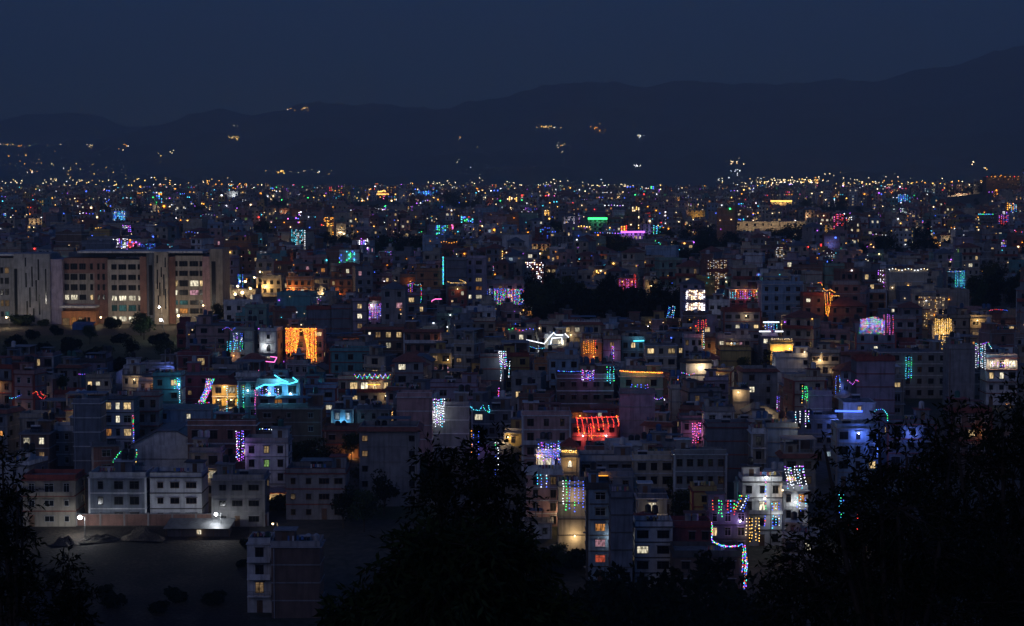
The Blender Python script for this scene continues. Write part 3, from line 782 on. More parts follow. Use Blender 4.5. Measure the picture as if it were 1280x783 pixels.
h('r22', 952, 972, 416, 3, 'slate', cols=2, lab='house striped by three white neon bars')
h('r23', 990, 1046, 519, 3, 'slate', cols=4, lab='low dark house below a long blue tube lamp', lamps=[(.5, .1, 'blue', 210)])
h('r24', 1046, 1100, 530, 4, 'blue', cols=3, lab='house bathed in deep blue light behind the dark leafy tree', lamps=[(.0, .2, 'blue', 210), (.5, 1.2, 'blue', 210)])
h('r25', 1110, 1170, 525, 4, 'slate', cols=3, lab='dark blue-lit house half hidden by the leafy tree', lamps=[(.0, .5, 'blue', 210)])
h('r26', 1190, 1240, 510, 4, 'brown', cols=3, lab='brown house half hidden behind the leafy tree tops', lamps=[(.2, 1.3, 'amber', 40)])
# lower middle
h('l1', 734, 764, 604, 6, 'blue', cols=[(.05, 1.7)], lit=LT('20o 30p 40r'), lab='tall narrow blue house with red-curtained windows and one white-lit landing', litp=0, lamps=[(.55, 2.9, 'white', 60)], D=9, tower=True)
h('l1b', 764, 791, 615, 6, 'slate', blank=True, lab='blank stained slate wall adjoining the tall narrow blue house', tower=False, D=9)
h('l2', 794, 841, 652, 4, 'white', cols=[(-.30, 1.9), (.25, 2.0)], lit=LT('10W'), lab='white house with big dark windows and one lit below', litp=0, tower=False, tank='no')
h('l3', 841, 889, 652, 4, 'maroon', cols=[(.0, 1.0), (.35, 1.1)], lab='dark red banded house beside the white house with big dark windows', litp=0, trim='trim_red', tower=False)
h('l4', 843, 927, 689, 3, 'brown', cols=3, lab='dark concrete house below the rainbow light chain', litp=0, tower=False)
h('l5', 866, 896, 608, 4, 'yellow', cols=1, lab='ochre yellow house with a single dark window', litp=0, tower=False)
h('l6', 928, 978, 596, 4, 'white', cols=3, lit=LT('11W'), lamps=[(.05, .9, 'white', 70), (.5, .4, 'warm', 40)], balc=(1,), lab='white house flooded by a cold lamp beside dazzling white light strings')
h('l7', 658, 703, 587, 4, 'pink', cols=2, lab='dull brown-pink house beside hanging violet and gold strings', lamps=[(.45, 2.6, 'warm', 70)])
h('l8', 733, 792, 590, 3, 'slate', cols=3, lab='slate house with a small orange and pink lit sign', D=6)
h('l9', 698, 732, 602, 4, 'cream', blank=True, lab='cream house hung with violet and gold light strands', lamps=[(.1, 2.9, 'warm', 140)], tower=False)
h('l10', 885, 935, 632, 4, 'slate', cols=3, lab='house wrapped in swagged rainbow light strings', tank='no', lamps=[(.3, .6, 'violet', 60)])
h('l11', 797, 834, 617, 3, 'slate', cols=1, lit=LT('00W'), lab='dark house with one arched white lit window', lamps=[(0, .6, 'warm', 40)])
h('l12', 978, 1010, 607, 3, 'white', cols=2, lab='house dazzling under a dense white light cascade', lamps=[(0, .6, 'white', 60)])
h('l13', 655, 690, 648, 1, 'white', cols=2, lab='low white flat-roofed outbuilding uphill of the parked car', litp=0, tower=False, tank='no')
# upper rows
h('u1', 320, 342, 324, 5, 'cream', cols=2, lab='cream five-storey house with paired dark windows', lamps=[(-.45, 3.6, 'gold', 480)], litp=0)
h('u2', 343, 369, 327, 5, 'brown', cols=2, lab='plain brown house beside the cream five-storey house', litp=0)
h('u3', 327, 352, 345, 4, 'beige', cols=3, lamps=[(-.3, .9, 'gold', 660)], lab='beige house lit by glaring street lamps')
h('u4', 358, 390, 346, 4, 'orange', cols=4, lamps=[(-.3, 1.3, 'amber', 720), (.35, 1.6, 'gold', 360)], lab='terracotta house glowing orange from lamps at its foot', lit=LT('12W'))
h('u5', 391, 412, 344, 4, 'beige', cols=2, lamps=[(.1, 1.8, 'warm', 270)], lab='beige house next to the glowing terracotta house')
h('u6', 412, 441, 346, 4, 'orange', cols=3, lab='dim rust-coloured house next to the beige house', lamps=[(-.2, 1.7, 'amber', 180)])
h('u7', 306, 333, 381, 4, 'green', cols=2, lab='dark green house with two dark windows', litp=0)
h('u8', 383, 413, 383, 4, 'slate', blank=True, lab='blank slate wall below the terracotta house')
h('u9', 414, 440, 382, 4, 'slate', blank=True, lab='blank slate wall beside the mauve house with stacked lit windows')
h('u10', 440, 459, 373, 5, 'mauve', cols=1, lit=LT('00w 10W 20d'), lab='mauve house with three lit windows one above another')
h('u11', 500, 526, 343, 4, 'orange', blank=True, lab='stepped terracotta house, its lower wing', lamps=[(0, .5, 'amber', 30)])
h('u12', 519, 553, 336, 5, 'orange', cols=2, lit=LT('21d 31w'), lab='large plain terracotta house beside the blue vertical light string', litp=0)
h('u13', 557, 583, 322, 7, 'slate', blank=True, lab='tall dark blank tower house beside the blue vertical light string', tower=False)
h('u14', 583, 608, 320, 7, 'mauve', cols=[(-.32, .8), (.12, 2.0)], lit=LT('21w 31o 41W 40W'), lab='tall pale tower house with three lit windows one above another', litp=0)
h('u15', 560, 584, 358, 4, 'maroon', cols=2, lit=LT('01W 10w'), lab='dark red house with golden trimmed eaves', lamps=[(0, -.1, 'gold', 50)])
h('u16', 608, 655, 351, 4, 'pink', cols=4, lit=LT('12w'), lab='pinkish house above the dense rainbow light curtain')
h('u17', 508, 533, 366, 4, 'slate', cols=2, lit=LT('11w 00w'), lab='slate house with coloured garlands on its roof')
h('u18', 455, 478, 372, 4, 'beige', cols=2, lamps=[(-.1, .4, 'white', 90)], lab='house with a floodlit roof over a blue and violet light curtain')
h('u19', 806, 822, 346, 4, 'cream', cols=1, lamps=[(0, .7, 'gold', 90)], lab='house with one golden framed loggia', lit=LT('10d'))
h('u20', 773, 797, 345, 4, 'maroon', cols=3, lamps=[(-.3, .3, 'amber', 30), (.2, .3, 'amber', 30)], lab='maroon house with magenta strings on its upper floor')
h('u21', 700, 722, 334, 4, 'slate', cols=2, lab='slate house behind the tall dark grove')
h('u22', 682, 696, 332, 3, 'orange', cols=2, lit=LT('00w 01w'), lab='small orange-brown house with a pair of glowing windows over the grove')
#@@PLACE
rng = random.Random(5)
BYKEY = {}
def solve_house(x0, x1, top, n):
    hh = n * SH
    Y = solveY(top, hh + PAR)
    return Y, hh
order = []
for (key, x0, x1, top, n, wall, k) in H:
    par = 0.0 if k.get('parapet') is False or k.get('roof') in ('gable', 'hip') else PAR
    Y = solveY(top, n * SH + par, 300)
    order.append((Y, key, x0, x1, top, n, wall, dict(k), par))
order.sort(key=lambda t: t[0])
PROTECT = []
for (Y, key, x0, x1, top, n, wall, k, par) in order:
    D0 = k.pop('D', None)
    lab = k.pop('lab'); nm = k.pop('name', 'house'); cat = k.pop('cat', 'house')
    best = None
    for dy in sorted([i * 1.0 for i in range(-24, 41)], key=abs):
        Yt = Y + dy
        W = (x1 - x0) / F * Yt
        hh = at(640, top, Yt).z - par - zg(Yt)
        if hh < 2.5 or hh > 26 or Yt < 328: continue
        x = xat((x0 + x1) / 2, Yt, top)
        done = False
        for D in ([D0] if D0 else [min(11, max(6.5, W * .85)), 6.0, 4.5]):
            if not hits(corners(x, Yt, W, D, 0, .05)):
                best = (Yt, W, hh, x, D); done = True; break
        if done: break
    if best is None:
        W = (x1 - x0) / F * Y; best = (Y, W, n * SH, xat((x0 + x1) / 2, Y, top), 4.0)
        print('NOFIT', key)
    Yt, W, hh, x, D = best
    nn = n
    while hh / nn > 3.9: nn += 1
    while nn > 1 and hh / nn < 2.45: nn -= 1
    occupy(corners(x, Yt, W, D, 0, .3))
    k.setdefault('litp', .08)
    rec = build_house(nm, x, Yt, zg(Yt), W, D, nn, hh, wall, rng, 0.0, lab, None, detail=(Yt < 470), cat=cat, **k)
    rec['key'] = key; rec['top'] = top
    BYKEY[key] = rec
    PROTECT.append((x0, x1, top - 3, min(rec['pb'], top + max(26, .6 * (rec['pb'] - top))), Yt))
    if '-v' in __import__('sys').argv: print(key, round(Y), round(Yt), round(W, 1), round(hh, 1), nn)

PROTECT.append((284, 330, 334, 376, 900))
for q_ in ((655, 690, 345, 410, 820), (690, 722, 345, 410, 820), (722, 790, 362, 410, 730), (790, 858, 362, 410, 730)): PROTECT.append(q_)
PROTECT.append((0, 120, 414, 464, 620))
PROTECT.append((120, 240, 414, 464, 620))
PROTECT.append((236, 320, 405, 448, 560))
# ------------------------------------------------------------------ landmarks further off, each with its own look
def far_block(name, label, cat, x0, x1, top, base, wall, n=3, cols=4, lamps=(), lit=None, roof='flat', D=14, minor=True, Yset=None, **k):
    lo, hi = 500.0, 5600.0
    for _ in range(40):
        m_ = (lo + hi) / 2
        if ground_row(m_) > base: lo = m_
        else: hi = m_
    Y = Yset or (lo + hi) / 2
    W = (x1 - x0) / F * Y
    x = xat((x0 + x1) / 2, Y, base); zb = zgx(x, Y)
    hh = at(640, top, Y).z - zb
    rec = build_house(name, x, Y, zb, W, D, n, max(hh, 3), wall, rng, 0, label, None, cols=cols, roof=roof, lit=lit or {}, litp=0, minor=minor, cat=cat, lamps=(), floors=True, sidewin=False, door=False, parapet=k.pop('parapet', False), wh=k.pop('wh', None), **k)
    HOUSES.pop()
    for (lx, lz, col, pw) in lamps:
        lamp('flood_light', rec['root'], (lx * W, -D / 2 - .22 * W - 2, lz * hh), BULBL[col], pw, .6)
    occupy(corners(x, Y, W, D, 0, 1.0))
    FARK.append((x0 - 1, x1 + 1, top - 1, base, Y))
    rec['Y'] = Y
    return rec
FARK = []
fb = {}
fb['ware'] = far_block('warehouse', 'long pale flat-roofed hall with a single orange strip lamp', 'hall', 918, 1010, 277, 294, 'cream', n=2, cols=9, lamps=[(-.35, .7, 'warm', 3000), (0, .7, 'warm', 2500), (.3, .7, 'warm', 2500)], D=26, wh=1.6)
fb['white'] = far_block('apartment_building', 'white square block standing alone below the hilltop building', 'building', 1184, 1214, 242, 262, 'white', n=4, cols=4, lamps=[(0, .4, 'warm', 9000)], D=22, wh=2.2)
fb['hotel'] = far_block('hilltop_building', 'dark brown building with a row of orange lamps on the hilltop', 'building', 1233, 1275, 221, 240, 'brown', n=3, cols=7, Yset=2280, lamps=[(-.3, .8, 'gold', 600), (.3, .8, 'gold', 600)], D=18, lit=LT('00o 02o 04o 06o'))
fb['green'] = far_block('office_block', 'dark block topped by a bright green neon bar', 'building', 735, 759, 273, 300, 'slate', n=5, cols=4, lamps=[(0, 1.1, 'green', 700)], D=16, lit=LT('20w 33w'))
fb['purple'] = far_block('office_block', 'low block edged with a glowing purple neon bar', 'building', 776, 808, 290, 304, 'mauve', n=3, cols=6, lamps=[(-.2, 1.0, 'violet', 900), (.4, .9, 'violet', 900)], lit=LT('10w 11W 13w 14W'), D=14)
fb['yel'] = far_block('apartment_building', 'yellowish block with a red lamp on its roof', 'building', 860, 882, 263, 279, 'yellow', n=4, cols=4, lamps=[(0, .5, 'gold', 1300)], D=14, lit=LT('11d'))
fb['gold'] = far_block('banquet_hall', 'hall with a brilliant yellow-white lit canopy', 'hall', 962, 990, 251, 260, 'cream', n=2, cols=6, lamps=[(-.3, .6, 'gold', 3000), (.3, .6, 'gold', 3000)], D=18)
fb['bluef'] = far_block('apartment_building', 'far block with a blue-lit facade on the skyline', 'building', 519, 548, 239, 247, 'blue', n=4, cols=5, lamps=[(0, .5, 'blue', 9000)], D=22)
fb['blk1'] = far_block('apartment_building', 'slab block draped in blue and violet lights, in the town behind the hospital', 'building', 140, 158, 264, 281, 'blue', n=5, cols=4, lamps=[(0, .4, 'cyan', 900)], D=14)
fb['blk2'] = far_block('apartment_building', 'block hung with violet and blue lights, nearer than its blue neighbour', 'building', 152, 168, 281, 299, 'slate', n=5, cols=4, D=14)
fb['blk3'] = far_block('apartment_building', 'cube-like block hung with vivid blue-white lights, left of the white square block', 'building', 1121, 1136, 243, 259, 'slate', n=5, cols=3, D=14, lamps=[(0, .4, 'blue', 1200)])
fb['blk4'] = far_block('apartment_building', 'block with orange striped lights beside a deep blue glowing window', 'building', 675, 688, 263, 274, 'brown', n=4, cols=3, D=12, lamps=[(0, .5, 'gold', 900)])
fb['blk5'] = far_block('apartment_building', 'cream block lit by street lamps behind the hospital roof', 'building', 33, 58, 273, 287, 'cream', n=4, cols=5, D=16, lamps=[(-.1, .5, 'warm', 1500)])
fb['blk6'] = far_block('apartment_building', 'tall brown slab with a magenta light stripe', 'building', 556, 567, 281, 299, 'orange', n=6, cols=2, D=12, lamps=[(0, .4, 'amber', 500)])
fb['blk7'] = far_block('apartment_building', 'white stepped block with a snowy roof lamp on the skyline', 'building', 283, 297, 239, 252, 'white', n=5, cols=3, D=16, lamps=[(.2, .6, 'white', 3000)])
fb['blk8'] = far_block('apartment_building', 'row block with yellow lit balconies above the dark grove', 'building', 655, 688, 305, 318, 'cream', n=4, cols=6, D=12, lamps=[(-.2, .3, 'gold', 500), (.2, .3, 'gold', 500)], lit=LT('12w 23o 31o'))
fb['blk9'] = far_block('apartment_building', 'grey apartment slab with many balconies beyond the dark grove', 'building', 690, 722, 296, 314, 'concrete', n=6, cols=7, D=14)
fb['blk10'] = far_block('apartment_building', 'cream block with a lit porch between two dark groves', 'building', 1176, 1192, 294, 308, 'cream', n=3, cols=3, D=12, lamps=[(0, .5, 'warm', 500)], roof='hip')
fb['blk11'] = far_block('apartment_building', 'brown block with a cyan light string along its top', 'building', 1220, 1242, 268, 286, 'brown', n=4, cols=4, D=12, lit=LT('10W 20w 33W'))
fb['blk12'] = far_block('apartment_building', 'slab whose wall hangs full of red and blue lights', 'building', 1247, 1266, 268, 288, 'slate', n=5, cols=3, D=12)
fb['blk13'] = far_block('apartment_building', 'yellow lit stairwell block among dark trees', 'building', 1022, 1038, 281, 296, 'yellow', n=4, cols=3, D=12, lamps=[(.2, .5, 'gold', 400)], lit=LT('10o 21w 32o'))
fb['blk14'] = far_block('apartment_building', 'block beside a standing cyan and violet light figure', 'building', 800, 818, 280, 300, 'mauve', n=4, cols=3, D=12, lamps=[(.2, .3, 'violet', 500)])
fb['pag'] = far_block('pagoda_hall', 'two-tiered hall traced in golden light on the skyline', 'temple', 472, 486, 240, 247, 'maroon', n=2, cols=3, roof='hip', ftop=3.5, D=20)
# domed assembly hall
r = far_block('domed_hall', 'dark red domed hall rising above the far rooftops', 'hall', 694, 724, 243, 250, 'maroon', n=2, cols=9, D=46, roof='flat')
dm = MB(); dm.ball((0, 0, 0), r['W'] * .43, 'trim_red', 24, 12, .36); dm.build('dome', r['root'], (0, 0, r['hh']))

# ------------------------------------------------------------------ the hospital: one long building of several wings
YH = 690.0
zH = zg(YH)
xH = xat(140, YH)
S_ = YH / F
hosp = thing('hospital_building', 'long hospital of grey, brick-red and cream wings with slit-windowed towers', 'building', (xH, YH, zH))
def hx(px): return (px - 140) * S_
def hzz(py): return at(640, py, YH).z - zH
def wing(x0, x1, top, mat, y0=0.0, y1=16.0, bot=None, name='wall'):
    b = MB(); b.box(hx(x0), hx(x1), y0, y1, -4 if bot is None else hzz(bot), hzz(top), mat); return b.build(name, hosp)
def pane(x0, x1, t, bt, mat, y, frame=True):
    b = MB()
    if frame:
        f = .10
        for q in ((hx(x0) - f, hx(x0), hzz(bt), hzz(t)), (hx(x1), hx(x1) + f, hzz(bt), hzz(t)), (hx(x0) - f, hx(x1) + f, hzz(t), hzz(t) + f), (hx(x0) - f, hx(x1) + f, hzz(bt) - f, hzz(bt))):
            b.box(q[0], q[1], y - .10, y + .02, q[2], q[3], 'frame_dark')
        if x1 - x0 > 4:
            for i in (1, 2): xx = hx(x0 + (x1 - x0) * i / 3); b.box(xx - .04, xx + .04, y - .06, y, hzz(bt), hzz(t), 'frame_dark')
    o = b.build('window', hosp) if frame else None
    g = MB(); g.box(hx(x0), hx(x1), y - .03, y + .015, hzz(bt), hzz(t), mat)
    g.build('pane' if frame else 'window', o if frame else hosp)
def rowsof(cols, rows, y, special={}):
    for r_, (t, bt) in enumerate(rows):
        for c_, (a, c) in enumerate(cols): pane(a, c, t, bt, special.get((r_, c_), 'glass_dark'), y)
wing(-70, 20, 323, 'concrete', 1.5)
rowsof([(-52, -46), (-38, -32), (-26, -20), (-12, -8), (0, 3), (5.5, 10)], [(335, 342), (348, 355), (362, 369), (376, 383), (390, 396)], 1.5, {(0, 5): 'lit_dim', (3, 5): 'lit_dim', (3, 4): 'lit_dim', (4, 5): 'lit_teal'})
wing(20, 65, 317, 'concrete', -2.5)
pane(20.8, 24.2, 336, 400, 'glass_dark', -2.5)
for (a, t, bt) in ((34, 322, 333), (50, 324, 350), (42, 333, 358), (34.5, 341, 359), (47, 350, 376), (39, 359, 384), (51, 368, 393), (35.3, 376, 393), (43.5, 385, 402), (59, 336, 380)):
    pane(a, a + 1.7, t, bt, 'glass_dark', -2.5, False)
wing(65, 80, 324, 'mauve', -1.5)
wing(80, 135, 323, 'brick', 1.0); wing(80.3, 118, 342, 'beige', .9, 1.2, 380)
C = [(81, 86), (88.5, 96.5), (99.5, 107), (113, 116), (122, 124.3), (128.3, 131)]
rowsof(C, [(330, 337), (343, 350), (356, 363), (369, 375)], .88, {(3, 0): 'lit_white', (3, 1): 'lit_white', (3, 3): 'lit_warm'})
wing(80.5, 123, 388, 'orange', -4.5, .8, None, 'portico'); b = MB(); b.box(hx(79), hx(124), -5.4, 1, hzz(384), hzz(381.5), 'trim_white'); b.build('canopy', hosp)
pane(93, 98.5, 396, 406, 'lit_orange', -4.5); pane(102, 106, 396, 404, 'lit_dim', -4.5); pane(109, 111, 396, 404, 'glass_dark', -4.5); pane(113, 116, 396, 404, 'glass_dark', -4.5); pane(82, 90, 397, 406, 'lit_dim', -4.5)
wing(135, 176, 325, 'beige', .5)
C = [(140, 146), (149, 158), (161, 170), (173, 175.6)]
rowsof(C, [(331, 337), (344, 350), (357, 363), (370, 376), (382, 389), (396, 402)], .5, {(3, 0): 'lit_white', (3, 1): 'lit_white', (3, 2): 'lit_white', (3, 3): 'lit_white', (4, 0): 'lit_teal', (4, 1): 'lit_teal', (4, 2): 'lit_teal', (5, 0): 'lit_white', (5, 1): 'lit_white', (5, 2): 'lit_white', (5, 3): 'lit_warm'})
wing(176, 184, 321, 'brick', -.5); wing(184, 195, 316, 'slate', .2); pane(187, 191, 332, 394, 'glass_dark', .2)
wing(195, 212, 315, 'beige', -2.0)
for (a, t, bt) in ((198, 319, 329), (208, 322, 334), (198, 337, 361), (201, 353, 370), (206, 343, 369), (208, 361, 386), (199, 369, 380), (203, 334, 346)): pane(a, a + 1.5, t, bt, 'glass_dark', -2.0, False)
wing(212, 220, 321, 'brick', -.2); wing(220, 254, 320, 'beige', .4)
C = [(219.9, 222.5), (225, 235), (238, 248.5), (250.5, 254)]
rowsof(C, [(327, 333), (339, 345), (351, 358), (363, 369), (376, 381), (386, 392)], .4, {(2, 0): 'lit_warm', (2, 2): 'lit_white', (2, 3): 'lit_warm', (3, 0): 'lit_white', (3, 2): 'lit_pink', (4, 0): 'lit_teal', (4, 1): 'lit_teal', (5, 0): 'lit_white', (5, 1): 'lit_orange'})
wing(254, 264, 321, 'pink', -.3); wing(264, 280, 311, 'beige', -1.6); pane(266.5, 271, 327, 386, 'glass_dark', -1.6)
b = MB(); b.box(hx(98), hx(255), -.6, 17, hzz(316.5), hzz(314), 'trim_white'); b.box(hx(-70), hx(20), 1.0, 17, hzz(320), hzz(318), 'trim_white'); b.build('roof', hosp)
b = MB(); b.box(hx(82), hx(250), 6, 12, hzz(322), hzz(316.5), 'slate'); b.build('plant_room', hosp)
lamp('entrance_light', hosp, (hx(98), -8, hzz(400)), BULBL['gold'], 250, .5)
lamp('forecourt_light', hosp, (hx(222), -9, hzz(392)), BULBL['warm'], 600, .5)
lamp('wing_light', hosp, (hx(250), -14, hzz(375)), BULBL['warm'], 500, .5)
for q_, pw_ in ((-30, 2300), (43, 2300), (108, 500), (158, 900), (204, 1000), (240, 1300)):  # added fill spots brightening the hospital walls, no real fixtures behind them
    lamp('facade_fill_spot', hosp, (hx(q_), -26, 7), (1, .92, .80), pw_, .4, spot=radians(100), rot=(radians(96), 0, 0))
lamp('wing_light', hosp, (hx(160), -9, hzz(397)), BULBL['warm'], 300, .5)
FARK.append((-80, 281, 311, 405, YH))

# ------------------------------------------------------------------ strings and curtains of festival lights
PALS = dict(orange=['amber'] * 7 + ['gold'] + ['red'] * 2, gold=['gold'] * 5 + ['warm'], rainbow=['red', 'amber', 'green', 'blue', 'violet', 'pink', 'white', 'cyan', 'blue', 'green', 'blue'], white=['white'] * 5 + ['cyan', 'violet'],
            violet=['violet'] * 4 + ['blue'] * 3 + ['white'] * 2 + ['pink'], blue=['blue'] * 3 + ['cyan'] * 2 + ['white'], cyan=['cyan'] * 4 + ['blue', 'green'], red=['red'] * 6 + ['amber'], magenta=['pink'] * 4 + ['violet'] * 2 + ['red'],
            green=['green'] * 4 + ['cyan', 'gold'], redblue=['red', 'blue', 'violet', 'pink', 'blue'], warm=['warm'])
def on_plane(px, py, Y): return at(px, py, Y)
def strings(name, label, Y, lines, pal, step=.5, r=.11, cat='string lights', tube=None, glow=None, order=False, group=None):
    """lines: polylines in picture coordinates, hung on the facade plane at distance Y"""
    p0 = on_plane(lines[0][0][0], lines[0][0][1], Y)
    bulbs = MB(); wire = MB()
    n = 0
    for ln in lines:
        pts = [on_plane(a, c, Y) - p0 for a, c in ln]
        mono = rng.choice(PALS[pal]) if order else None
        acc = 0.0
        for a, c in zip(pts, pts[1:]):
            L_ = (c - a).length
            if L_ < 1e-4: continue
            if tube: bulbs.tube(a, c, tube, tube, 'tube_' + PALS[pal][0], 6)
            else:
                wire.tube(a + Vector((0, .12, 0)), c + Vector((0, .12, 0)), .015, .015, 'metal', 3, False)
                t = acc
                while t < L_:
                    q = a + (c - a) * (t / L_)
                    q = q + Vector((rng.uniform(-.08, .08), rng.uniform(-.1, .1), rng.uniform(-.06, .06)))
                    bulbs.oct(q, r * rng.uniform(.7, 1.15), 'bulb_' + (mono if mono and rng.random() < .85 else rng.choice(PALS[pal])))
                    t += step * rng.uniform(.8, 1.2)
                acc = t - L_
    o = thing(name, label, cat, p0, 0, group, bulbs.mesh(name))
    if wire.f: wire.build('wire', o)
    xs = [a for ln in lines for a, c in ln]; yy = [c for ln in lines for a, c in ln]
    if Y < 1000: PROTECT.append((min(xs) - 2, max(xs) + 2, min(yy) - 2, max(yy) + 2, Y - 1))
    if glow:
        g = at((min(xs) + max(xs)) / 2, (min(yy) + max(yy)) / 2, Y) - p0
        lamp('string_glow', o, g + Vector((0, -1.1, 0)), BULBL[glow[0]], glow[1] * (2.4 if Y < 1100 else 1.0), .8)
    return o
def drape(x0, x1, y0, y1, n, jag=.25, lean=0.0):
    out = []
    for i in range(n):
        x = x0 + (x1 - x0) * (i + .5) / n + rng.uniform(-.3, .3) * (x1 - x0) / n
        b_ = y1 - rng.random() * jag * (y1 - y0)
        m_ = x + lean * .4 + rng.uniform(-.8, .8)
        out.append([(x, y0 + rng.uniform(-1, 1)), (m_, (y0 + b_) / 2), (x + lean, b_)])
    return out
def YF(key, off=.5): return BYKEY[key]['Yf'] - off
def cur(label, key, x0, x1, y0, y1, n, pal, glow=None, jag=.2, lean=0.0, step=.55, r=.115, Y=None, order=None):
    order = (pal == 'rainbow') if order is None else order
    return strings('light_curtain', label, Y or YF(key, .6), drape(x0, x1, y0, y1, max(2, int(n * .75)), jag, lean), pal, step, r, 'light curtain', glow=glow, order=order)
def lin(label, key, pts, pal, glow=None, tube=None, off=.6, step=.45, r=.11, Y=None):
    return strings('neon_tube' if tube else 'light_string', label, Y or YF(key, off), [pts] if not isinstance(pts[0], list) else pts, pal, step, r, 'neon light' if tube else 'light string', tube=tube, glow=glow)
# orange curtain with a parted middle
ol = drape(357, 371, 411, 447, 10, .25) + drape(383, 396, 411, 454, 10, .15) + [[(372 + i, 411 + (i % 3)), (371 + i * 1.1, 425), (368 + i * 1.0, 440)] for i in range(3)] + [[(382 - i, 412), (384 - i * .6, 428), (387, 446)] for i in range(4)] + [[(357, 411), (363, 414), (370, 411), (376, 415), (383, 411), (389, 414), (396, 411)], [(357, 411), (396, 411)]]
strings('light_curtain', 'blazing orange light curtain covering the front of a pink house', YF('s21', 1.9), ol, 'orange', .24, .115, 'light curtain', glow=('amber', 26))
cur('dense golden light curtain on the beige house near the glaring yellow porch lamp', 'r11', 1168, 1190, 399, 428, 13, 'gold', ('gold', 120), .05, step=.3, r=.12)
cur('narrow golden tail of lights hanging below the dense golden curtain', 'r6', 1176, 1184, 428, 440, 4, 'gold')
dl = [[(1074 + i * 1.6, 416 + (i % 2)), (1077 + i * 1.5, 401 - 5 * sin(i / 19 * pi)), (1075 + i * 1.55, 409)] for i in range(20)] + drape(1075, 1104, 400, 416, 14, .2)
strings('light_curtain', 'domed rainbow light curtain with white and blue sparkles', YF('r12', .6), dl, 'rainbow', .55, .115, 'light curtain', glow=('blue', 50))
cur('pink light column at the end of the domed rainbow curtain', 'r12', 1104, 1117, 394, 421, 6, 'magenta')
cur('dense rainbow light curtain hung on the pinkish house', 'u16', 617, 656, 362, 390, 30, 'rainbow', ('violet', 50), .03, step=.5, r=.13, Y=YF('u16', 3.0), order=False)
cur('short rainbow fringe of lights beside the dense rainbow curtain', 'u14', 608, 616, 362, 371, 4, 'rainbow')
cur('blue and violet light curtain under the floodlit roof', 'u18', 457, 478, 381, 400, 11, 'violet', ('violet', 50))
cur('blue light curtain with pink tips on the house with the coloured roof garland', 'u17', 510, 517, 356, 366, 4, 'rainbow')
lin('rainbow roof garland beside the terracotta house', 'u17', [(510, 356), (516, 354), (521, 357), (526, 355), (527, 372), (525, 380)], 'rainbow')
lin('long vertical blue light string on the terracotta house', 'u12', [[(553.5, 321), (553.8, 356)], [(554.3, 321), (554.2, 356)]], 'cyan', r=.12, step=.25)
lin('pink neon arch on a dark red house', 'u15', [(538, 387), (540, 376), (544, 374), (552, 374)], 'magenta', tube=.12, Y=YF('u15', 14))
lin('golden string along the eaves of the dark red house', 'u15', [[(560, 352), (563, 354), (583, 354)], [(575, 350), (580, 352), (583, 354)]], 'gold', r=.12)
cur('white light curtain spilling down the edge of the blank slate house', 's28', 623, 633, 440, 465, 8, 'white', ('white', 60), .4, 2)
lin('white light strand hanging from the white curtain', 's28', [[(627, 440), (626, 478)], [(637, 452), (636, 472)]], 'white')
cur('pink light column beside the grey alley wall', 's29', 622, 625, 486, 504, 2, 'magenta', Y=YF('s29', 1))
cur('swaying white and violet light curtain beside the blank pink wall', 's31', 538, 557, 500, 536, 13, 'white', ('white', 60), .25, -1)
lin('green and violet looped light string on a low terrace', 's33', [(586, 507), (592, 512), (598, 514), (604, 507), (606, 513), (612, 516), (611, 506)], 'cyan')
cur('rainbow light strands glimpsed behind the tall dark tree', 's33', 586, 600, 540, 572, 5, 'rainbow', ('violet', 40), Y=425)
cur('gold-tipped light strand seen through the tall dark tree', 's33', 618, 624, 550, 600, 3, 'rainbow', Y=412)
# left
cur('violet and pink light bunch over the cyan balcony lights', 's22', 291, 304, 417, 428, 7, 'violet', Y=560)
cur('cyan balcony curtain of lights beside the pinkish-brown house', 's22', 283, 304, 427, 440, 11, 'cyan', ('cyan', 50), Y=560)
lin('red and blue roof string beside the pinkish-brown house', 's22', [(278, 412), (284, 409), (290, 413), (294, 410)], 'redblue', Y=562)
cl = [[(258 + i * 1.2, 474 + (i % 2)), (256 + i * .9, 488), (248 + i * .9, 503)] for i in range(9)]
strings('light_curtain', 'multicoloured strings cascading down before the golden hip-roofed house', YF('s13', 2.5), cl, 'rainbow', .32, .10, 'light curtain', glow=('violet', 40))
lin('multicoloured string lying along a low wall by the golden house', 's13', [(228, 508), (238, 506), (250, 505), (262, 503)], 'rainbow', Y=YF('s13', 3))
cur('cyan strands on the teal house edge', 's11', 217, 226, 474, 488, 5, 'cyan', ('cyan', 40), .3)
lin('white and pink strand down the teal house corner', 's11', [(224, 487), (225, 508)], 'white')
cur('cyan hanging lights between the golden and the turquoise house', 's14', 281, 309, 483, 516, 4, 'cyan')
bl = [[(320, 486), (331, 481), (340, 482), (352, 479), (362, 480), (372, 477), (366, 472)], [(343, 469), (352, 475), (360, 478)]]
strings('neon_tube', 'glowing ice-blue neon outline of a roof edge', YF('s15', .6), bl, 'cyan', tube=.14, cat='neon light', glow=('cyan', 260))
cur('violet fringe below the ice-blue neon outline', 's15', 320, 350, 486, 497, 12, 'violet')
lin('pink and white neon on a dim roof terrace', 's20', [[(320, 456), (328, 455), (332, 452), (343, 453), (346, 447), (338, 446)], [(322, 467), (324, 461), (332, 459)]], 'magenta', tube=.10, Y=540)
lin('long thin pink strand by the blue neon house', 's15', [(319, 488), (319, 520)], 'magenta')
cur('small cyan curtain and pink lights on the lane behind the orange house', 's20', 425, 446, 450, 458, 8, 'cyan', Y=545)
gl = [[(443 + 6.4 * i, 468), (446.2 + 6.4 * i, 473 + (i % 2)), (449.4 + 6.4 * i, 468)] for i in range(7)]
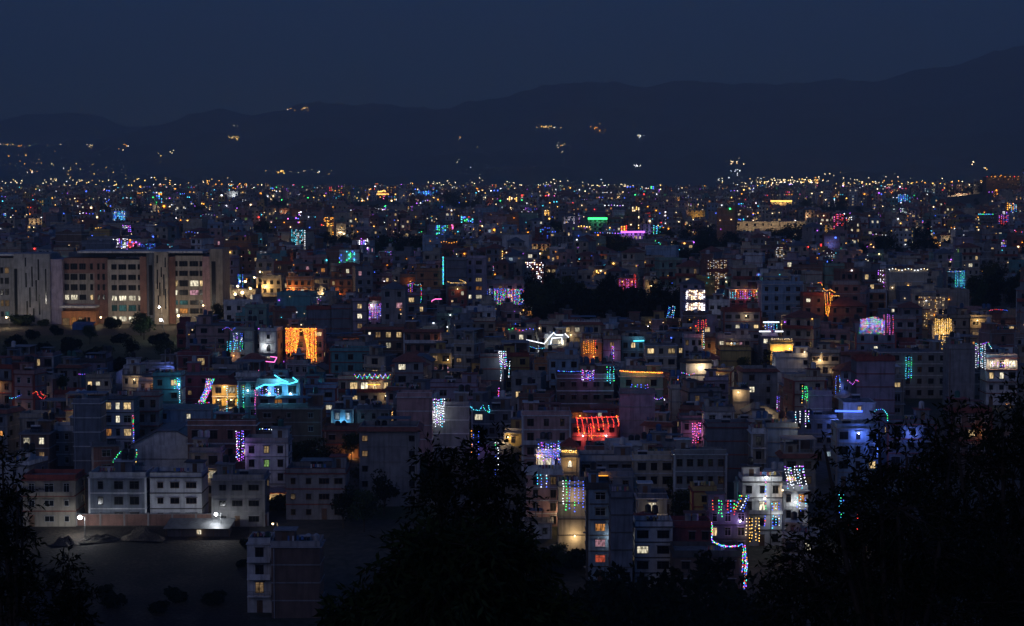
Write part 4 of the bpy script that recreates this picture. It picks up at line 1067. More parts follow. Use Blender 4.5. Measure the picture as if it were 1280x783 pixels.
strings('light_string', 'swagged amber and violet garland on the cream balcony', YF('s23', 1.8), gl, 'rainbow', .28, .11, 'light string')
lin('thin orange tube lamp at the foot of the cream balcony', 's23', [(458, 481), (475, 481)], 'orange', tube=.10, off=1.9)
cur('violet light curtain down the corner of a white house', 's9', 294, 305, 540, 578, 7, 'violet', ('violet', 50), .1)
lin('blue string along the roof of the white house with green windows', 's9', [(320, 536), (350, 538), (358, 543), (366, 560), (380, 557)], 'blue', Y=432)
lin('coloured strand down the corner of the white five-storey house', 's3', [(166.5, 520), (167, 550), (166, 574)], 'rainbow')
lin('green and gold string hanging in the alley before the gabled hall', 's6', [[(141, 578), (146, 570), (152, 564)], [(163, 575), (164, 590)], [(171, 563), (170, 580)]], 'green', Y=400)
cur('rainbow fringe on a lit canopy behind the white front house', 'f3', 163, 187, 592, 599, 10, 'rainbow', ('white', 60), Y=BYKEY['f3']['Yf'] + 14)
cur('white and gold strand hanging in the gap beside the white front house', 'f3', 183, 187, 598, 640, 3, 'white', ('warm', 40), Y=BYKEY['f3']['Yf'] + 13)
lin('red curling light figure on a dark roof', 's2', [(41, 492), (46, 489), (49, 497), (55, 499), (57, 495), (52, 493), (50, 488)], 'red', Y=480)
lin('blue and green dotted string on a dark roof', 's2', [(12, 498), (20, 497), (26, 494), (30, 493)], 'blue', Y=482)
lin('blue and red roof string by the small cream house', 's10', [(99, 468), (107, 468)], 'redblue', Y=525)
# middle
nl = [[(658, 425), (672, 428), (681, 430)], [(681, 429), (687, 421), (692, 416), (695, 419), (704, 419)], [(688, 431), (690, 423), (702, 422), (703, 430)], [(706, 417), (711, 422)]]
strings('neon_tube', 'bright white neon outline of a house and its gate', YF('m2', 2.0), nl, 'white', tube=.11, cat='neon light', glow=('white', 90))
cur('short orange light curtain with green and white strands', 'm3', 729, 746, 427, 444, 8, 'orange', ('amber', 40), order=True)
lin('blue dotted string beside the white neon house', 'm2', [(661, 433), (670, 436), (682, 435)], 'blue')
cur('violet white light column on the narrow beige house', 'm5', 763, 768, 434, 450, 3, 'violet', ('violet', 30))
lin('short pale blue tube lamp on a dark house', 'm6', [(792, 426.5), (805, 426)], 'cyan', tube=.15, glow=('cyan', 40))
lin('orange string along the grey-green parapet', 'm11', [[(775, 463.5), (790, 465.5), (806, 465.5), (828, 466)], [(775, 464), (828, 466.6)]], 'orange', step=.2, r=.12, glow=('amber', 60))
cur('coloured pot plants of light on the mauve roof', 'm12', 788, 812, 482, 486, 9, 'rainbow')
lin('violet swags below the mauve roof', 'm12', [(818, 498), (823, 500), (828, 497), (832, 501)], 'violet')
cur('cyan light columns on the light blue house end', 'm14', 756, 771, 459, 480, 5, 'cyan', ('cyan', 50))
cur('violet and white bundle of lights on the dark brown roof', 'm14', 726, 744, 464, 480, 10, 'violet', ('violet', 60), .5)
lin('blue white string along the dark brown roof', 'm14', [(698, 464), (712, 465), (730, 464)], 'blue')
lin('coloured arc of lights on a dark terrace', 'm28', [(847, 475), (848, 469), (853, 466), (862, 469), (868, 467)], 'rainbow', Y=520)
rl = [[(721 + 6.2 * i, 522 - .2 * i), (722.5 + 6.4 * i, 534 - .6 * i), (724.5 + 6.0 * i, 545 - 1.4 * i)] for i in range(9)] + [[(720, 523), (774, 521)], [(722, 545), (756, 545)], [(738, 530), (740, 550)]]
strings('light_curtain', 'slanting red light strings over a low house', YF('m16', 1.0), rl, 'red', .24, .12, 'light curtain', glow=('red', 80))
cur('small red light curtain on the corner of the white three-storey house', 'm8', 872, 883, 401, 414, 6, 'red', ('red', 40), Y=YF('m8', .6))
cur('violet tail below the small red light curtain', 'm8', 877, 881, 414, 437, 2, 'rainbow')
cur('magenta light curtain with a pale core', 'm28', 865, 877, 530, 547, 7, 'magenta', ('pink', 60), .2, Y=YF('m28', .6))
cur('pink stub of lights below the magenta curtain', 'm28', 865, 874, 548, 556, 4, 'magenta')
cur('tuft of blue lights beside the dark grove', 'm8', 834, 845, 384, 406, 6, 'blue', ('blue', 60), .5, -3, Y=640)
cur('deep blue and violet strands under a warm porch', 'm20', 672, 699, 555, 578, 12, 'violet', ('blue', 90), .3)
lin('blue vertical strand beside the warm porch', 'm20', [[(698, 552), (698.6, 578)], [(699.4, 554), (699.6, 576)]], 'blue')
lin('golden string under the red pyramid roof', 'm21', [[(703, 565), (721, 566)], [(703, 563.5), (721, 564)]], 'gold', step=.2, r=.11)
cur('violet and gold strands hanging on the cream house by the parked car', 'l9', 700, 730, 602, 643, 8, 'rainbow', ('warm', 60), .3, 0, order=True)
cur('hanging violet strand on the brown-pink house', 'l7', 668, 686, 594, 612, 5, 'blue')
lin('orange and pink lit sign tubes on the slate house', 'l8', [[(745, 597), (760, 597)], [(746, 595.5), (760, 595.3)]], 'orange', tube=.14, off=.6)
lin('small pink tube above the orange lit sign', 'l8', [(736, 593), (743, 593)], 'magenta', tube=.12)
# right lower
cur('rainbow icicle strands along the yard roof', 'l10', 890, 922, 626, 646, 9, 'rainbow', ('violet', 50), .4, order=True)
cur('fan of coloured strands rising to a post', 'l10', 922, 938, 620, 640, 6, 'rainbow', None, .2, -8)
cur('gold and violet strands at the corner of the yard', 'l10', 931, 951, 648, 684, 7, 'gold', ('warm', 40), .35, order=True)
lin('swagged rainbow light chain over a concrete parapet', 'l4', [[(890, 653), (890, 674)], [(889, 675), (900, 681), (912, 684), (922, 683), (928, 680)], [(891, 678), (905, 684), (920, 682)]], 'rainbow', step=.2, r=.10, Y=YF('l4', .6))
lin('thick vertical rainbow light chain on a dark wall', 'l4', [[(928, 680), (932, 700), (931, 722), (930, 737)], [(931, 682), (934, 705), (932, 735)], [(929, 690), (928, 715)]], 'rainbow', step=.22, r=.10, Y=YF('l4', .4))
cur('dazzling white light cascade above the flooded white house', 'l12', 979, 1006, 584, 612, 13, 'white', ('white', 50), .4, 4, Y=YF('l12', .6))
cur('blue-green strands below the white light cascade', 'l12', 993, 1008, 622, 640, 5, 'blue', Y=YF('l6', 3))
lin('coloured strand down the post of the flooded white house', 'l6', [(957, 597), (957, 640), (955, 660)], 'rainbow')
cur('blue-white strands hanging by the cold lamp', 'l6', 964, 976, 630, 664, 4, 'blue', ('white', 50))
cur('green and blue strands glimpsed through the leafy tree', 'l12', 1048, 1056, 615, 662, 4, 'cyan', Y=372)
cur('scattered coloured lights behind the leafy tree', 'l12', 1060, 1080, 645, 680, 5, 'rainbow', ('warm', 50), Y=370)
cur('blue and white curtain of lights on the glowing cream house', 'r3', 1044, 1057, 470, 499, 6, 'blue', ('blue', 40), .1, Y=YF('r3', 10))
lin('green loops of light over the blue curtain', 'r3', [(1052, 465), (1058, 462), (1063, 465), (1058, 468)], 'green', Y=YF('r3', 10))
lin('magenta squiggle of lights on the dark roof', 'r4', [(1060, 476), (1066, 481), (1070, 475), (1075, 478)], 'magenta', Y=YF('r4', 3))
cur('green light column before the smaller mauve wall', 'r5', 1002, 1010, 484, 505, 4, 'green')
cur('violet and pink column on a dark house', 'r22', 971, 978, 496, 516, 4, 'violet', Y=490)
cur('bright white hanging strings beside a lit stair', 'm26', 993, 1013, 515, 536, 6, 'white', ('warm', 90), .4, Y=YF('m26', 1))
lin('long deep blue tube lamp on a roof edge', 'r23', [(1044, 514), (1078, 514.5)], 'blue', tube=.22, glow=('blue', 260))
lin('small green and pink roof string beyond the blue tube lamp', 'r24', [(1091, 515), (1098, 512), (1104, 512), (1109, 518), (1110, 526)], 'cyan')
cur('blue and green light column on the long raw concrete building', 'r6', 1131, 1140, 447, 475, 4, 'cyan')
cur('tall blue-white light curtain beside the lit balcony', 'r10', 1219, 1232, 431, 463, 7, 'white', ('cyan', 50), .1)
lin('rainbow string at the roof corner by the blue-white curtain', 'r7', [(1229, 430), (1235, 428), (1239, 436)], 'rainbow', Y=YF('r10', 1))
cur('violet fringe along the lit balcony', 'r10', 1239, 1268, 454, 460, 12, 'violet')
lin('three white neon bars on a striped house', 'r22', [[(954, 403), (974, 403)], [(949, 414.5), (963, 414.5)], [(969, 414.5), (981, 414.5)]], 'white', tube=.16, Y=YF('r22', .6), glow=('violet', 50))
cur('pair of thin white strands between the neon bars', 'r22', 955, 974, 404, 414, 7, 'blue')
lin('golden light string along the roof of the golden house', 'r1', [[(964, 424), (991, 424)], [(995, 442), (1028, 443)]], 'warm', step=.5, r=.12)
tl = [[(1029, 361), (1033, 364), (1038, 362), (1044, 366)], [(1031, 366), (1032, 380), (1033, 394)], [(1034, 368), (1035, 384), (1035, 396)], [(1037, 366), (1038, 378), (1036, 392)], [(1040, 368), (1040, 376)], [(1022, 354), (1026, 353), (1028, 357)], [(1040, 370), (1049, 370)]]
strings('light_string', 'orange light string climbing a tree between two brick houses', YF('r16', 2), tl, 'orange', .26, .12, 'light string', glow=('amber', 120))
cur('blue light column on the dark house among trees', 'r18', 1179, 1183, 339, 352, 3, 'blue')
cur('wide blue and green light curtain on the dark house among trees', 'r18', 1194, 1207, 340, 362, 7, 'cyan', ('cyan', 60))
lin('white blue string linking two blue curtains', 'r18', [(1181, 339), (1190, 340), (1207, 339)], 'blue')
cur('pink and blue light fringe under the orange roof lamps', 'r19', 912, 950, 365, 375, 18, 'rainbow', ('pink', 60))
cur('magenta strands with red stripes on the maroon house', 'u20', 774, 796, 350, 363, 9, 'magenta', ('pink', 40))
cur('two red light columns on the maroon house', 'u20', 792, 796, 344, 356, 3, 'red')
cur('green light figure on a far terrace', 'u19', 1044, 1052, 311, 325, 4, 'green', Y=980)
lin('blue wavy string over a dark lane', 'u21', [(720, 334), (728, 330), (735, 332), (742, 329), (750, 334), (757, 331)], 'cyan', Y=900)
lin('orange tube lamp on a roof by the pinkish house', 'u16', [(620, 340), (635, 340)], 'orange', tube=.22, Y=800, glow=('amber', 120))
cur('pale pink fringe of lights above the orange tube lamp', 'u16', 615, 628, 334, 339, 7, 'violet', Y=802)
lin('blue-violet tube lamp on a low hall roof', 'u5', [(402, 334.5), (419, 335)], 'blue', tube=.30, Y=900, glow=('blue', 500))
cur('blue light column by the street lamps', 'u3', 297, 304, 344, 362, 4, 'blue', Y=760, r=.14)
lin('blue roof dots beside the dark trees', 'r9', [(1233, 389), (1245, 387), (1258, 388), (1268, 391), (1279, 389)], 'redblue', Y=690)
# far landmarks' lights
def fy(k, o=1.0): return fb[k]['Y'] - o
lin('bright green neon bar on the dark block', 'u1', [(735, 273.5), (759, 273.5)], 'green', tube=.75, Y=fy('green'), glow=('green', 900))
lin('glowing purple neon bar on the low block', 'u1', [(776, 290.5), (806, 290)], 'violet', tube=.6, Y=fy('purple'), glow=('violet', 1200))
lin('thin blue and violet string left of the purple neon bar', 'u1', [(744, 291), (775, 292)], 'violet', Y=fy('purple'), r=.35, step=1.6)
cur('small blue light panel right of a dark grove', 'u1', 732, 738, 295, 307, 5, 'blue', Y=1250, r=.3, step=.9, glow=('blue', 300))
lin('orange and red looped tube beside the small blue panel', 'u1', [[(738, 296), (739, 303)], [(741, 304), (748, 305), (753, 306), (755, 308)]], 'orange', Y=1240, r=.28, step=.6)
cur('cyan and violet light figure shaped like two sails', 'u1', 817, 828, 283, 301, 7, 'cyan', Y=fy('blk14', 6), r=.32, step=1.1, glow=('cyan', 300))
cur('blue and cyan curtain on the slab block behind the hospital', 'u1', 141, 157, 265, 279, 9, 'blue', Y=fy('blk1'), r=.35, step=1.2)
cur('violet curtain on the block nearer the hospital', 'u1', 153, 166, 283, 297, 8, 'violet', Y=fy('blk2'), r=.33, step=1.2)
cur('vivid blue-white curtain on the cube-like block', 'u1', 1122, 1135, 244, 257, 9, 'blue', Y=fy('blk3'), r=.5, step=1.6)
cur('orange striped curtain on the far brown block', 'u1', 675, 687, 264, 272, 8, 'gold', Y=fy('blk4'), r=.5, step=1.5)
cur('red and blue wall of lights on the slab near the hilltop', 'u1', 1248, 1265, 270, 286, 9, 'redblue', Y=fy('blk12'), r=.3, step=1.4)
cur('tall blue arch of lights beside the red and blue wall', 'u1', 1263, 1271, 256, 270, 4, 'blue', Y=fy('blk12', -20), r=.3, step=1.2)
lin('cyan string along the brown block roof', 'u1', [(1220, 268), (1242, 268)], 'cyan', Y=fy('blk11'), r=.33, step=.9)
lin('yellow-white lit canopy edge of the banquet hall', 'u1', [(962, 251.5), (990, 251.5)], 'gold', tube=.9, Y=fy('gold'), glow=('gold', 3000))
lin('golden roof outlines of the two-tiered hall', 'u1', [[(471, 243), (486, 243)], [(472, 240), (478, 239.5), (480, 238), (482, 240)]], 'gold', tube=1.3, Y=fy('pag', 4))
lin('orange lamp row on the hilltop building roof', 'u1', [(1234, 221), (1275, 221)], 'orange', Y=fy('hotel', 1), r=.6, step=5)
cur('blue light stripes on the far skyline block', 'u1', 522, 548, 239, 246, 8, 'blue', Y=fy('bluef', 2), r=1.0, step=3)
cur('magenta and green light stripe on the tall brown slab', 'u1', 564, 567, 282, 294, 2, 'magenta', Y=fy('blk6', 1), r=.4, step=1)
cur('luminous white panel of lights on the far slope of roofs', 'u1', 639, 651, 273, 281, 11, 'white', Y=1750, r=.5, step=1.2)
cur('deep blue window glow beside the orange stripes', 'u1', 690, 697, 267, 273, 5, 'blue', Y=fy('blk4', 2), r=.5, step=1.3)

# ------------------------------------------------------------------ the other houses of the near town
def no_build(px, Y):
    if Y < 392 and px < 318: return True
    if Y < 345: return True
    if Y < 418 and 425 < px < 600: return True
    if Y < 400 and px < 660: return True
    if Y < 392 and 655 < px < 735: return True
    if px < 243 and 548 < Y < 660: return True
    if px < 296 and 640 < Y < 760: return True
    if 655 < px < 720 and 655 < Y < 850: return True
    if 715 <= px < 858 and 655 < Y < 735: return True
    if px > 1185 and 690 < Y < 900: return True
    if px > 1000 and Y < 425: return True
    if px > 1120 and Y < 500: return True
    if 318 < px < 405 and 415 < Y < 450: return True
    return False
PAL = ['concrete'] * 6 + ['cream'] * 4 + ['white'] * 3 + ['beige'] * 3 + ['pink'] * 3 + ['brick'] * 3 + ['slate'] * 3 + ['brown'] * 2 + ['mauve'] * 2 + ['teal', 'blue', 'yellow', 'green', 'maroon', 'orange']
NFILL = 300 - len(H)
fill = 0; Y = 346.0; YSTUFF = 760.0
while fill < NFILL and Y < 900:
    x = xat(-25, Y) + rng.uniform(0, 8); xe = xat(1305, Y)
    while x < xe and fill < NFILL:
        W = rng.choice([rng.uniform(4.8, 7.5), rng.uniform(5.5, 9.0), rng.uniform(7, 12)]); D = rng.uniform(5.5, 9); yy = Y + rng.uniform(-3, 3); xc = x + W / 2
        px = proj((xc, yy, zg(yy)))[0]
        rz = radians(rng.choice([-16, -9, -4, 0, 4, 8, 14]) + 6 * sin(xc / 60 + yy / 90))
        x += W + rng.uniform(.4, 2.6)
        if no_build(px, yy): continue
        if hits(corners(xc, yy, W, D, rz, .15)): continue
        n = rng.choice([2, 3, 3, 3, 4, 4, 4, 5])
        while n >= 1:
            hh = n * SH
            p0, pt = proj((xc - W / 2, yy, zg(yy) + hh + PAR)); p1, pb = proj((xc + W / 2, yy, zg(yy)))
            bad = False; tall = 2.4 * F / yy
            for (a0, a1, t0, t1, Yh) in PROTECT:
                if Yh <= yy: continue
                ox = min(a1, p1) - max(a0, p0); oy = min(t1, pb) - max(t0, pt); ot = min(t1, pb) - max(t0, pt - tall)
                if ox > 0 and ((oy > 0 and ox * oy > .10 * (a1 - a0) * (t1 - t0)) or (ot > 0 and ox * ot > .22 * (a1 - a0) * (t1 - t0))): bad = True; break
            if not bad: break
            n -= 1
        if n < 1: continue
        occupy(corners(xc, yy, W, D, rz, .2))
        wall = rng.choice(PAL)
        roof = rng.choices(['flat', 'skirt', 'hip', 'gable'], [12, 2, .8, .4])[0] if n > 1 else rng.choice(['flat', 'gable'])
        bl = rng.random() < .07
        balc = tuple(r for r in range(n - 1) if rng.random() < .22)
        lamps = ()
        if rng.random() < .30: lamps = ((rng.uniform(-.4, .4), rng.randrange(n) + .2, rng.choice(['warm', 'warm', 'warm', 'gold', 'gold', 'amber', 'amber', 'white', 'cyan', 'blue']), rng.choice([60, 120, 220])),)
        rec = build_house('house', xc, yy, zg(yy), W, D, n, n * SH, wall, rng, rz, None, None, blank=bl, roof=roof, balc=balc, lamps=lamps, litp=rng.choice([.03, .08, .15, .25]), detail=(yy < 440), sidecol=rng.choice([None, None, 'concrete', 'brick', 'slate']))
        rec['fill'] = True
        fill += 1
    Y += rng.uniform(8.2, 10)
YSTUFF = Y - 10
print('fill', fill, 'to Y', Y)

#@@FAR
# ------------------------------------------------------------------ the town beyond: past the 300 houses that show largest, one object of stuff
def box_q(out, x0, x1, y0, y1, z0, z1, k, bottom=False):
    A = (x0, y0, z0); B = (x1, y0, z0); C = (x1, y1, z0); D = (x0, y1, z0); E = (x0, y0, z1); F_ = (x1, y0, z1); G = (x1, y1, z1); I = (x0, y1, z1)
    for q in ((A, B, F_, E), (B, C, G, F_), (C, D, I, G), (D, A, E, I), (E, F_, G, I)): out.append((q, k))
FARMATS = ['concrete', 'cream', 'white', 'beige', 'pink', 'brick', 'slate', 'brown', 'mauve', 'teal', 'blue', 'yellow', 'maroon', 'orange', 'green', 'slab', 'trim_white', 'trim_red', 'roof_floor', 'tank_black', 'red_tile', 'glass_dark', 'lit_warm', 'lit_white', 'lit_orange', 'lit_dim', 'lit_cool', 'lit_green', 'lit_pink', 'frame_white', 'tin', 'tin_blue', 'tank_white']
FI = {k: i for i, k in enumerate(FARMATS)}
WALLW = [FI[k] for k in ['concrete'] * 6 + ['cream'] * 4 + ['white'] * 3 + ['beige'] * 4 + ['pink'] * 3 + ['brick'] * 4 + ['slate'] * 3 + ['brown'] * 2 + ['mauve'] * 2 + ['teal', 'blue', 'yellow', 'maroon', 'orange', 'green']]
def template(rg, lod):
    W = rg.choice([rg.uniform(5, 8), rg.uniform(6, 10), rg.uniform(7.5, 13)]); D = rg.uniform(6, 11); n = rg.choice([1, 2, 3, 3, 3, 4, 4, 5, 5, 6]); hh = n * SH
    if rg.random() < .05: W = rg.uniform(14, 24); n = rg.choice([2, 6, 8]); hh = n * SH
    o = []; X = W / 2; y0 = -D / 2; y1 = D / 2
    tr = rg.choice(['slab', 'slab', 'trim_white', 'trim_red'])
    box_q(o, -X, X, y0, y1, -4, hh - .15, 'WALL')
    hip = rg.random() < .1
    if hip:
        e = .6; rx = max(X - D / 2, .1); z = hh - .1
        c = [(-X - e, y0 - e, z), (X + e, y0 - e, z), (X + e, y1 + e, z), (-X - e, y1 + e, z)]; a = (-rx, 0, hh + 1.8); b_ = (rx, 0, hh + 1.8)
        for q in ((c[0], c[1], b_, a), (c[1], c[2], b_, b_), (c[2], c[3], a, b_), (c[3], c[0], a, a)): o.append((q, 'red_tile' if rg.random() < .8 else 'tin'))
    else:
        box_q(o, -X - .3, X + .3, y0 - .3, y1 + .2, hh - .15, hh, tr)
        t = .15
        for (a, b_, c, d) in ((-X, X, y0, y0 + t), (-X, X, y1 - t, y1), (-X, -X + t, y0 + t, y1 - t), (X - t, X, y0 + t, y1 - t)): box_q(o, a, b_, c, d, hh, hh + .9, 'WALL')
        if rg.random() < .7:
            tw = rg.uniform(2.4, 3.8); tx = rg.choice([-1, 1]) * (X - tw / 2 - .3)
            box_q(o, tx - tw / 2, tx + tw / 2, .3, .3 + min(3.4, y1 - .6), hh, hh + 2.4, 'WALL'); box_q(o, tx - tw / 2 - .3, tx + tw / 2 + .3, 0, .6 + min(3.4, y1 - .6), hh + 2.4, hh + 2.52, tr)
            if rg.random() < .6: box_q(o, tx - .6, tx + .6, 1, 2.2, hh + 2.52, hh + 3.9, rg.choice(['tank_black', 'tank_black', 'tank_white']))
        for _ in range(rg.choice([0, 1, 2])):
            a_ = rg.uniform(-X + .8, X - 1.8); c_ = rg.uniform(y0 + .6, y1 - 1.6); box_q(o, a_, a_ + rg.uniform(.8, 1.4), c_, c_ + 1.0, hh, hh + rg.uniform(.9, 1.8), rg.choice(['tank_black', 'tank_white', 'WALL', 'brick', 'tin_blue']))
        if rg.random() < .3: box_q(o, -X + .5, X * .1, .2, y1 - .4, hh + 2.0, hh + 2.1, rg.choice(['tin', 'tin_blue', 'red_tile']))
    if lod < 2:
        for k in range(1, n): box_q(o, -X - .12, X + .12, y0 - .15, y1 + .1, k * SH - .14, k * SH + .06, tr)
        if rg.random() < .5:
            k = rg.randrange(1, max(2, n)); box_q(o, -X, X, y0 - 1.2, y0 - .15, k * SH - .1, k * SH + .85, rg.choice(['WALL', tr]))
    wins = []
    nc = max(2, int(W / rg.choice([2.2, 2.6, 3.0])))
    blank = rg.random() < .12
    for r_ in range(n):
        if blank: break
        for c_ in range(nc):
            xx = -X + W * (c_ + .5) / nc; zc = r_ * SH + 1.55; w = rg.choice([.42, .55, .7, .85])
            if lod < 2:
                box_q(o, xx - w - .08, xx + w + .08, y0 - .06, y0 - .001, zc + .7, zc + .78, 'frame_white')
                box_q(o, xx - w - .2, xx + w + .2, y0 - .4, y0 - .001, zc + .86, zc + .94, tr)
            wins.append((len(o),)); yq = y0 - .03
            o.append((((xx - w, yq, zc - .7), (xx + w, yq, zc - .7), (xx + w, yq, zc + .7), (xx - w, yq, zc + .7)), 'WIN'))
        for s in (-1, 1):
            if rg.random() < .4:
                xx = s * (X + .03); zc = r_ * SH + 1.55; q = ((xx, -.6, zc - .7), (xx, .6, zc - .7), (xx, .6, zc + .7), (xx, -.6, zc + .7))
                o.append((q if s > 0 else q[::-1], 'WIN'))
    V = np.array([q for q, k in o], dtype=np.float32)
    M = np.array([-1 if k == 'WALL' else (-2 if k == 'WIN' else FI[k]) for q, k in o], dtype=np.int32)
    return V, M, W, D, hh
rg = random.Random(77)
TPL = {1: [template(rg, 1) for _ in range(44)], 2: [template(rg, 2) for _ in range(44)]}
LITC = [FI[k] for k in ['lit_warm'] * 6 + ['lit_white'] * 5 + ['lit_orange'] * 2 + ['lit_dim'] * 4 + ['lit_cool', 'lit_green', 'lit_pink']]
# groves of trees in the far town, in picture coordinates: no houses there
GROVES = [(498, 318, 54, 14), (688, 388, 30, 24), (785, 398, 70, 13), (905, 312, 46, 10), (860, 330, 30, 10), (1240, 374, 58, 22), (1120, 318, 70, 8), (1060, 268, 46, 10), (330, 296, 20, 9), (345, 262, 22, 9), (470, 262, 60, 10), (580, 262, 40, 8), (180, 272, 30, 6), (228, 300, 14, 8), (985, 302, 30, 9), (770, 318, 20, 8),
          (420, 312, 28, 9), (1150, 300, 20, 7), (130, 268, 14, 7), (700, 292, 10, 6), (1215, 262, 30, 14), (865, 300, 40, 6), (250, 268, 12, 10), (1010, 262, 22, 7), (560, 250, 26, 4)]
def in_grove(px, py):
    return any(((px - a) / c) ** 2 + ((py - b_) / d) ** 2 < 1 for a, b_, c, d in GROVES)
LOW = {k: sorted(TPL[k], key=lambda t: t[4])[:12] for k in TPL}
def Yrow(r):
    lo, hi_ = 330.0, 5400.0
    for _ in range(36):
        m_ = (lo + hi_) / 2
        if ground_row(m_) > r: lo = m_
        else: hi_ = m_
    return lo
for (a, c, sx, sy) in GROVES: FARK.append((a - .7 * sx, a + .7 * sx, c - sy - 8, c + .2 * sy, Yrow(max(240, c))))
QV = []; QM = []; FARH = []
Y = YSTUFF
while Y < 5300:
    pitch = 11.0 if Y < 1600 else 15.0
    x = xat(-45, Y) + rg.uniform(0, 9); xe = xat(1325, Y)
    while x < xe:
        tp = rg.choice(TPL[1 if Y < 1500 else 2]); V, M, W, D, hh = tp
        xc = x + W / 2; yy = Y + rg.uniform(-.3, .3) * max(10, Y * .008)
        x += W + rg.uniform(.4, 3.2) + (0 if Y < 1500 else rg.uniform(0, 6) * Y / 3000)
        zb = zgx(xc, yy); px, py = proj((xc, yy, zb)); pt = proj((xc, yy, zb + hh + 1))[1]
        if no_build(px, yy) or in_grove(px, py): continue
        if yy > 3600 and rg.random() < (yy - 3600) / 1900 * (.75 + .5 * sin(xc / 210)): continue      # the town thins out towards the foot of the hills
        if hits(corners(xc, yy, W, D, 0, .2)): continue
        def hides(pt):
            for (a0, a1, t0, t1, Yh) in FARK:
                if Yh > yy and a0 - 4 < px < a1 + 4 and pt < t1 - .25 * (t1 - t0) and py > t0: return True
            if Y < 1100:
                for (a0, a1, t0, t1, Yh) in PROTECT:
                    if Yh > yy and a0 - 6 < px < a1 + 6 and pt < t1 - .3 * (t1 - t0) and py > t0: return True
            return False
        if hides(pt):
            tp = rg.choice(LOW[1 if Y < 1500 else 2]); V, M, W, D, hh = tp; pt = proj((xc, yy, zb + hh + 1))[1]
            if hides(pt): continue
        rz = radians(rg.choice([-20, -12, -5, 0, 5, 10, 18]) + 8 * sin(xc / 130 + yy / 170)); c, s = cos(rz), sin(rz)
        hs = rg.uniform(.85, 1.15)
        R = np.array([[c, -s, 0], [s, c, 0], [0, 0, hs]], dtype=np.float32)
        P = V @ R.T + np.array([xc, yy, zb], dtype=np.float32)
        m_ = M.copy(); m_[M == -1] = rg.choice(WALLW)
        wi = np.nonzero(M == -2)[0]
        m_[wi] = FI['glass_dark']
        pl = rg.choice([.03, .08, .15, .26])
        for i in wi:
            if rg.random() < pl: m_[i] = rg.choice(LITC)
        QV.append(P); QM.append(m_)
        FARH.append((xc, yy, zb, W, D, hh * hs, rz, px, pt))
    Y += max(10.0, Y * .0102)
far = quads('distant_houses', np.concatenate(QV), np.concatenate(QM), FARMATS)
kind(far, 'stuff'); far['label'] = 'crowded flat-roofed houses of the town receding to the foot of the hills'
print('far houses', len(FARH), sum(len(q) for q in QM))

# festival lights, bulbs and street lamps of the far town
LQ = []; LM_ = []; LN = ['far_' + k for k in BULB] + ['farlow_' + k for k in BULB]; LI = {k: i for i, k in enumerate(LN)}
OCT = np.array([[(-.5, -.5, -.5), (.5, -.5, -.5), (.5, -.5, .5), (-.5, -.5, .5)], [(.5, -.5, -.5), (.5, .5, -.5), (.5, .5, .5), (.5, -.5, .5)], [(.5, .5, -.5), (-.5, .5, -.5), (-.5, .5, .5), (.5, .5, .5)],
                [(-.5, .5, -.5), (-.5, -.5, -.5), (-.5, -.5, .5), (-.5, .5, .5)], [(-.5, -.5, .5), (.5, -.5, .5), (.5, .5, .5), (-.5, .5, .5)]], dtype=np.float32)
def dot(p, s, k):
    LQ.append(OCT * np.float32(s) + np.array(p, dtype=np.float32)); LM_.extend([LI[k]] * 5)
FP = [['blue', 'cyan', 'white'], ['violet', 'blue', 'white'], ['blue', 'violet', 'white'], ['blue', 'violet', 'cyan'], ['white', 'violet'], ['blue', 'blue', 'cyan'], ['amber', 'amber', 'red'], ['amber', 'gold'], ['gold', 'warm'], ['green', 'cyan', 'blue'], ['red', 'green', 'blue', 'pink', 'amber', 'violet'], ['cyan', 'white'], ['white', 'warm'], ['red', 'pink']]
nl = 0
FLOOD = []
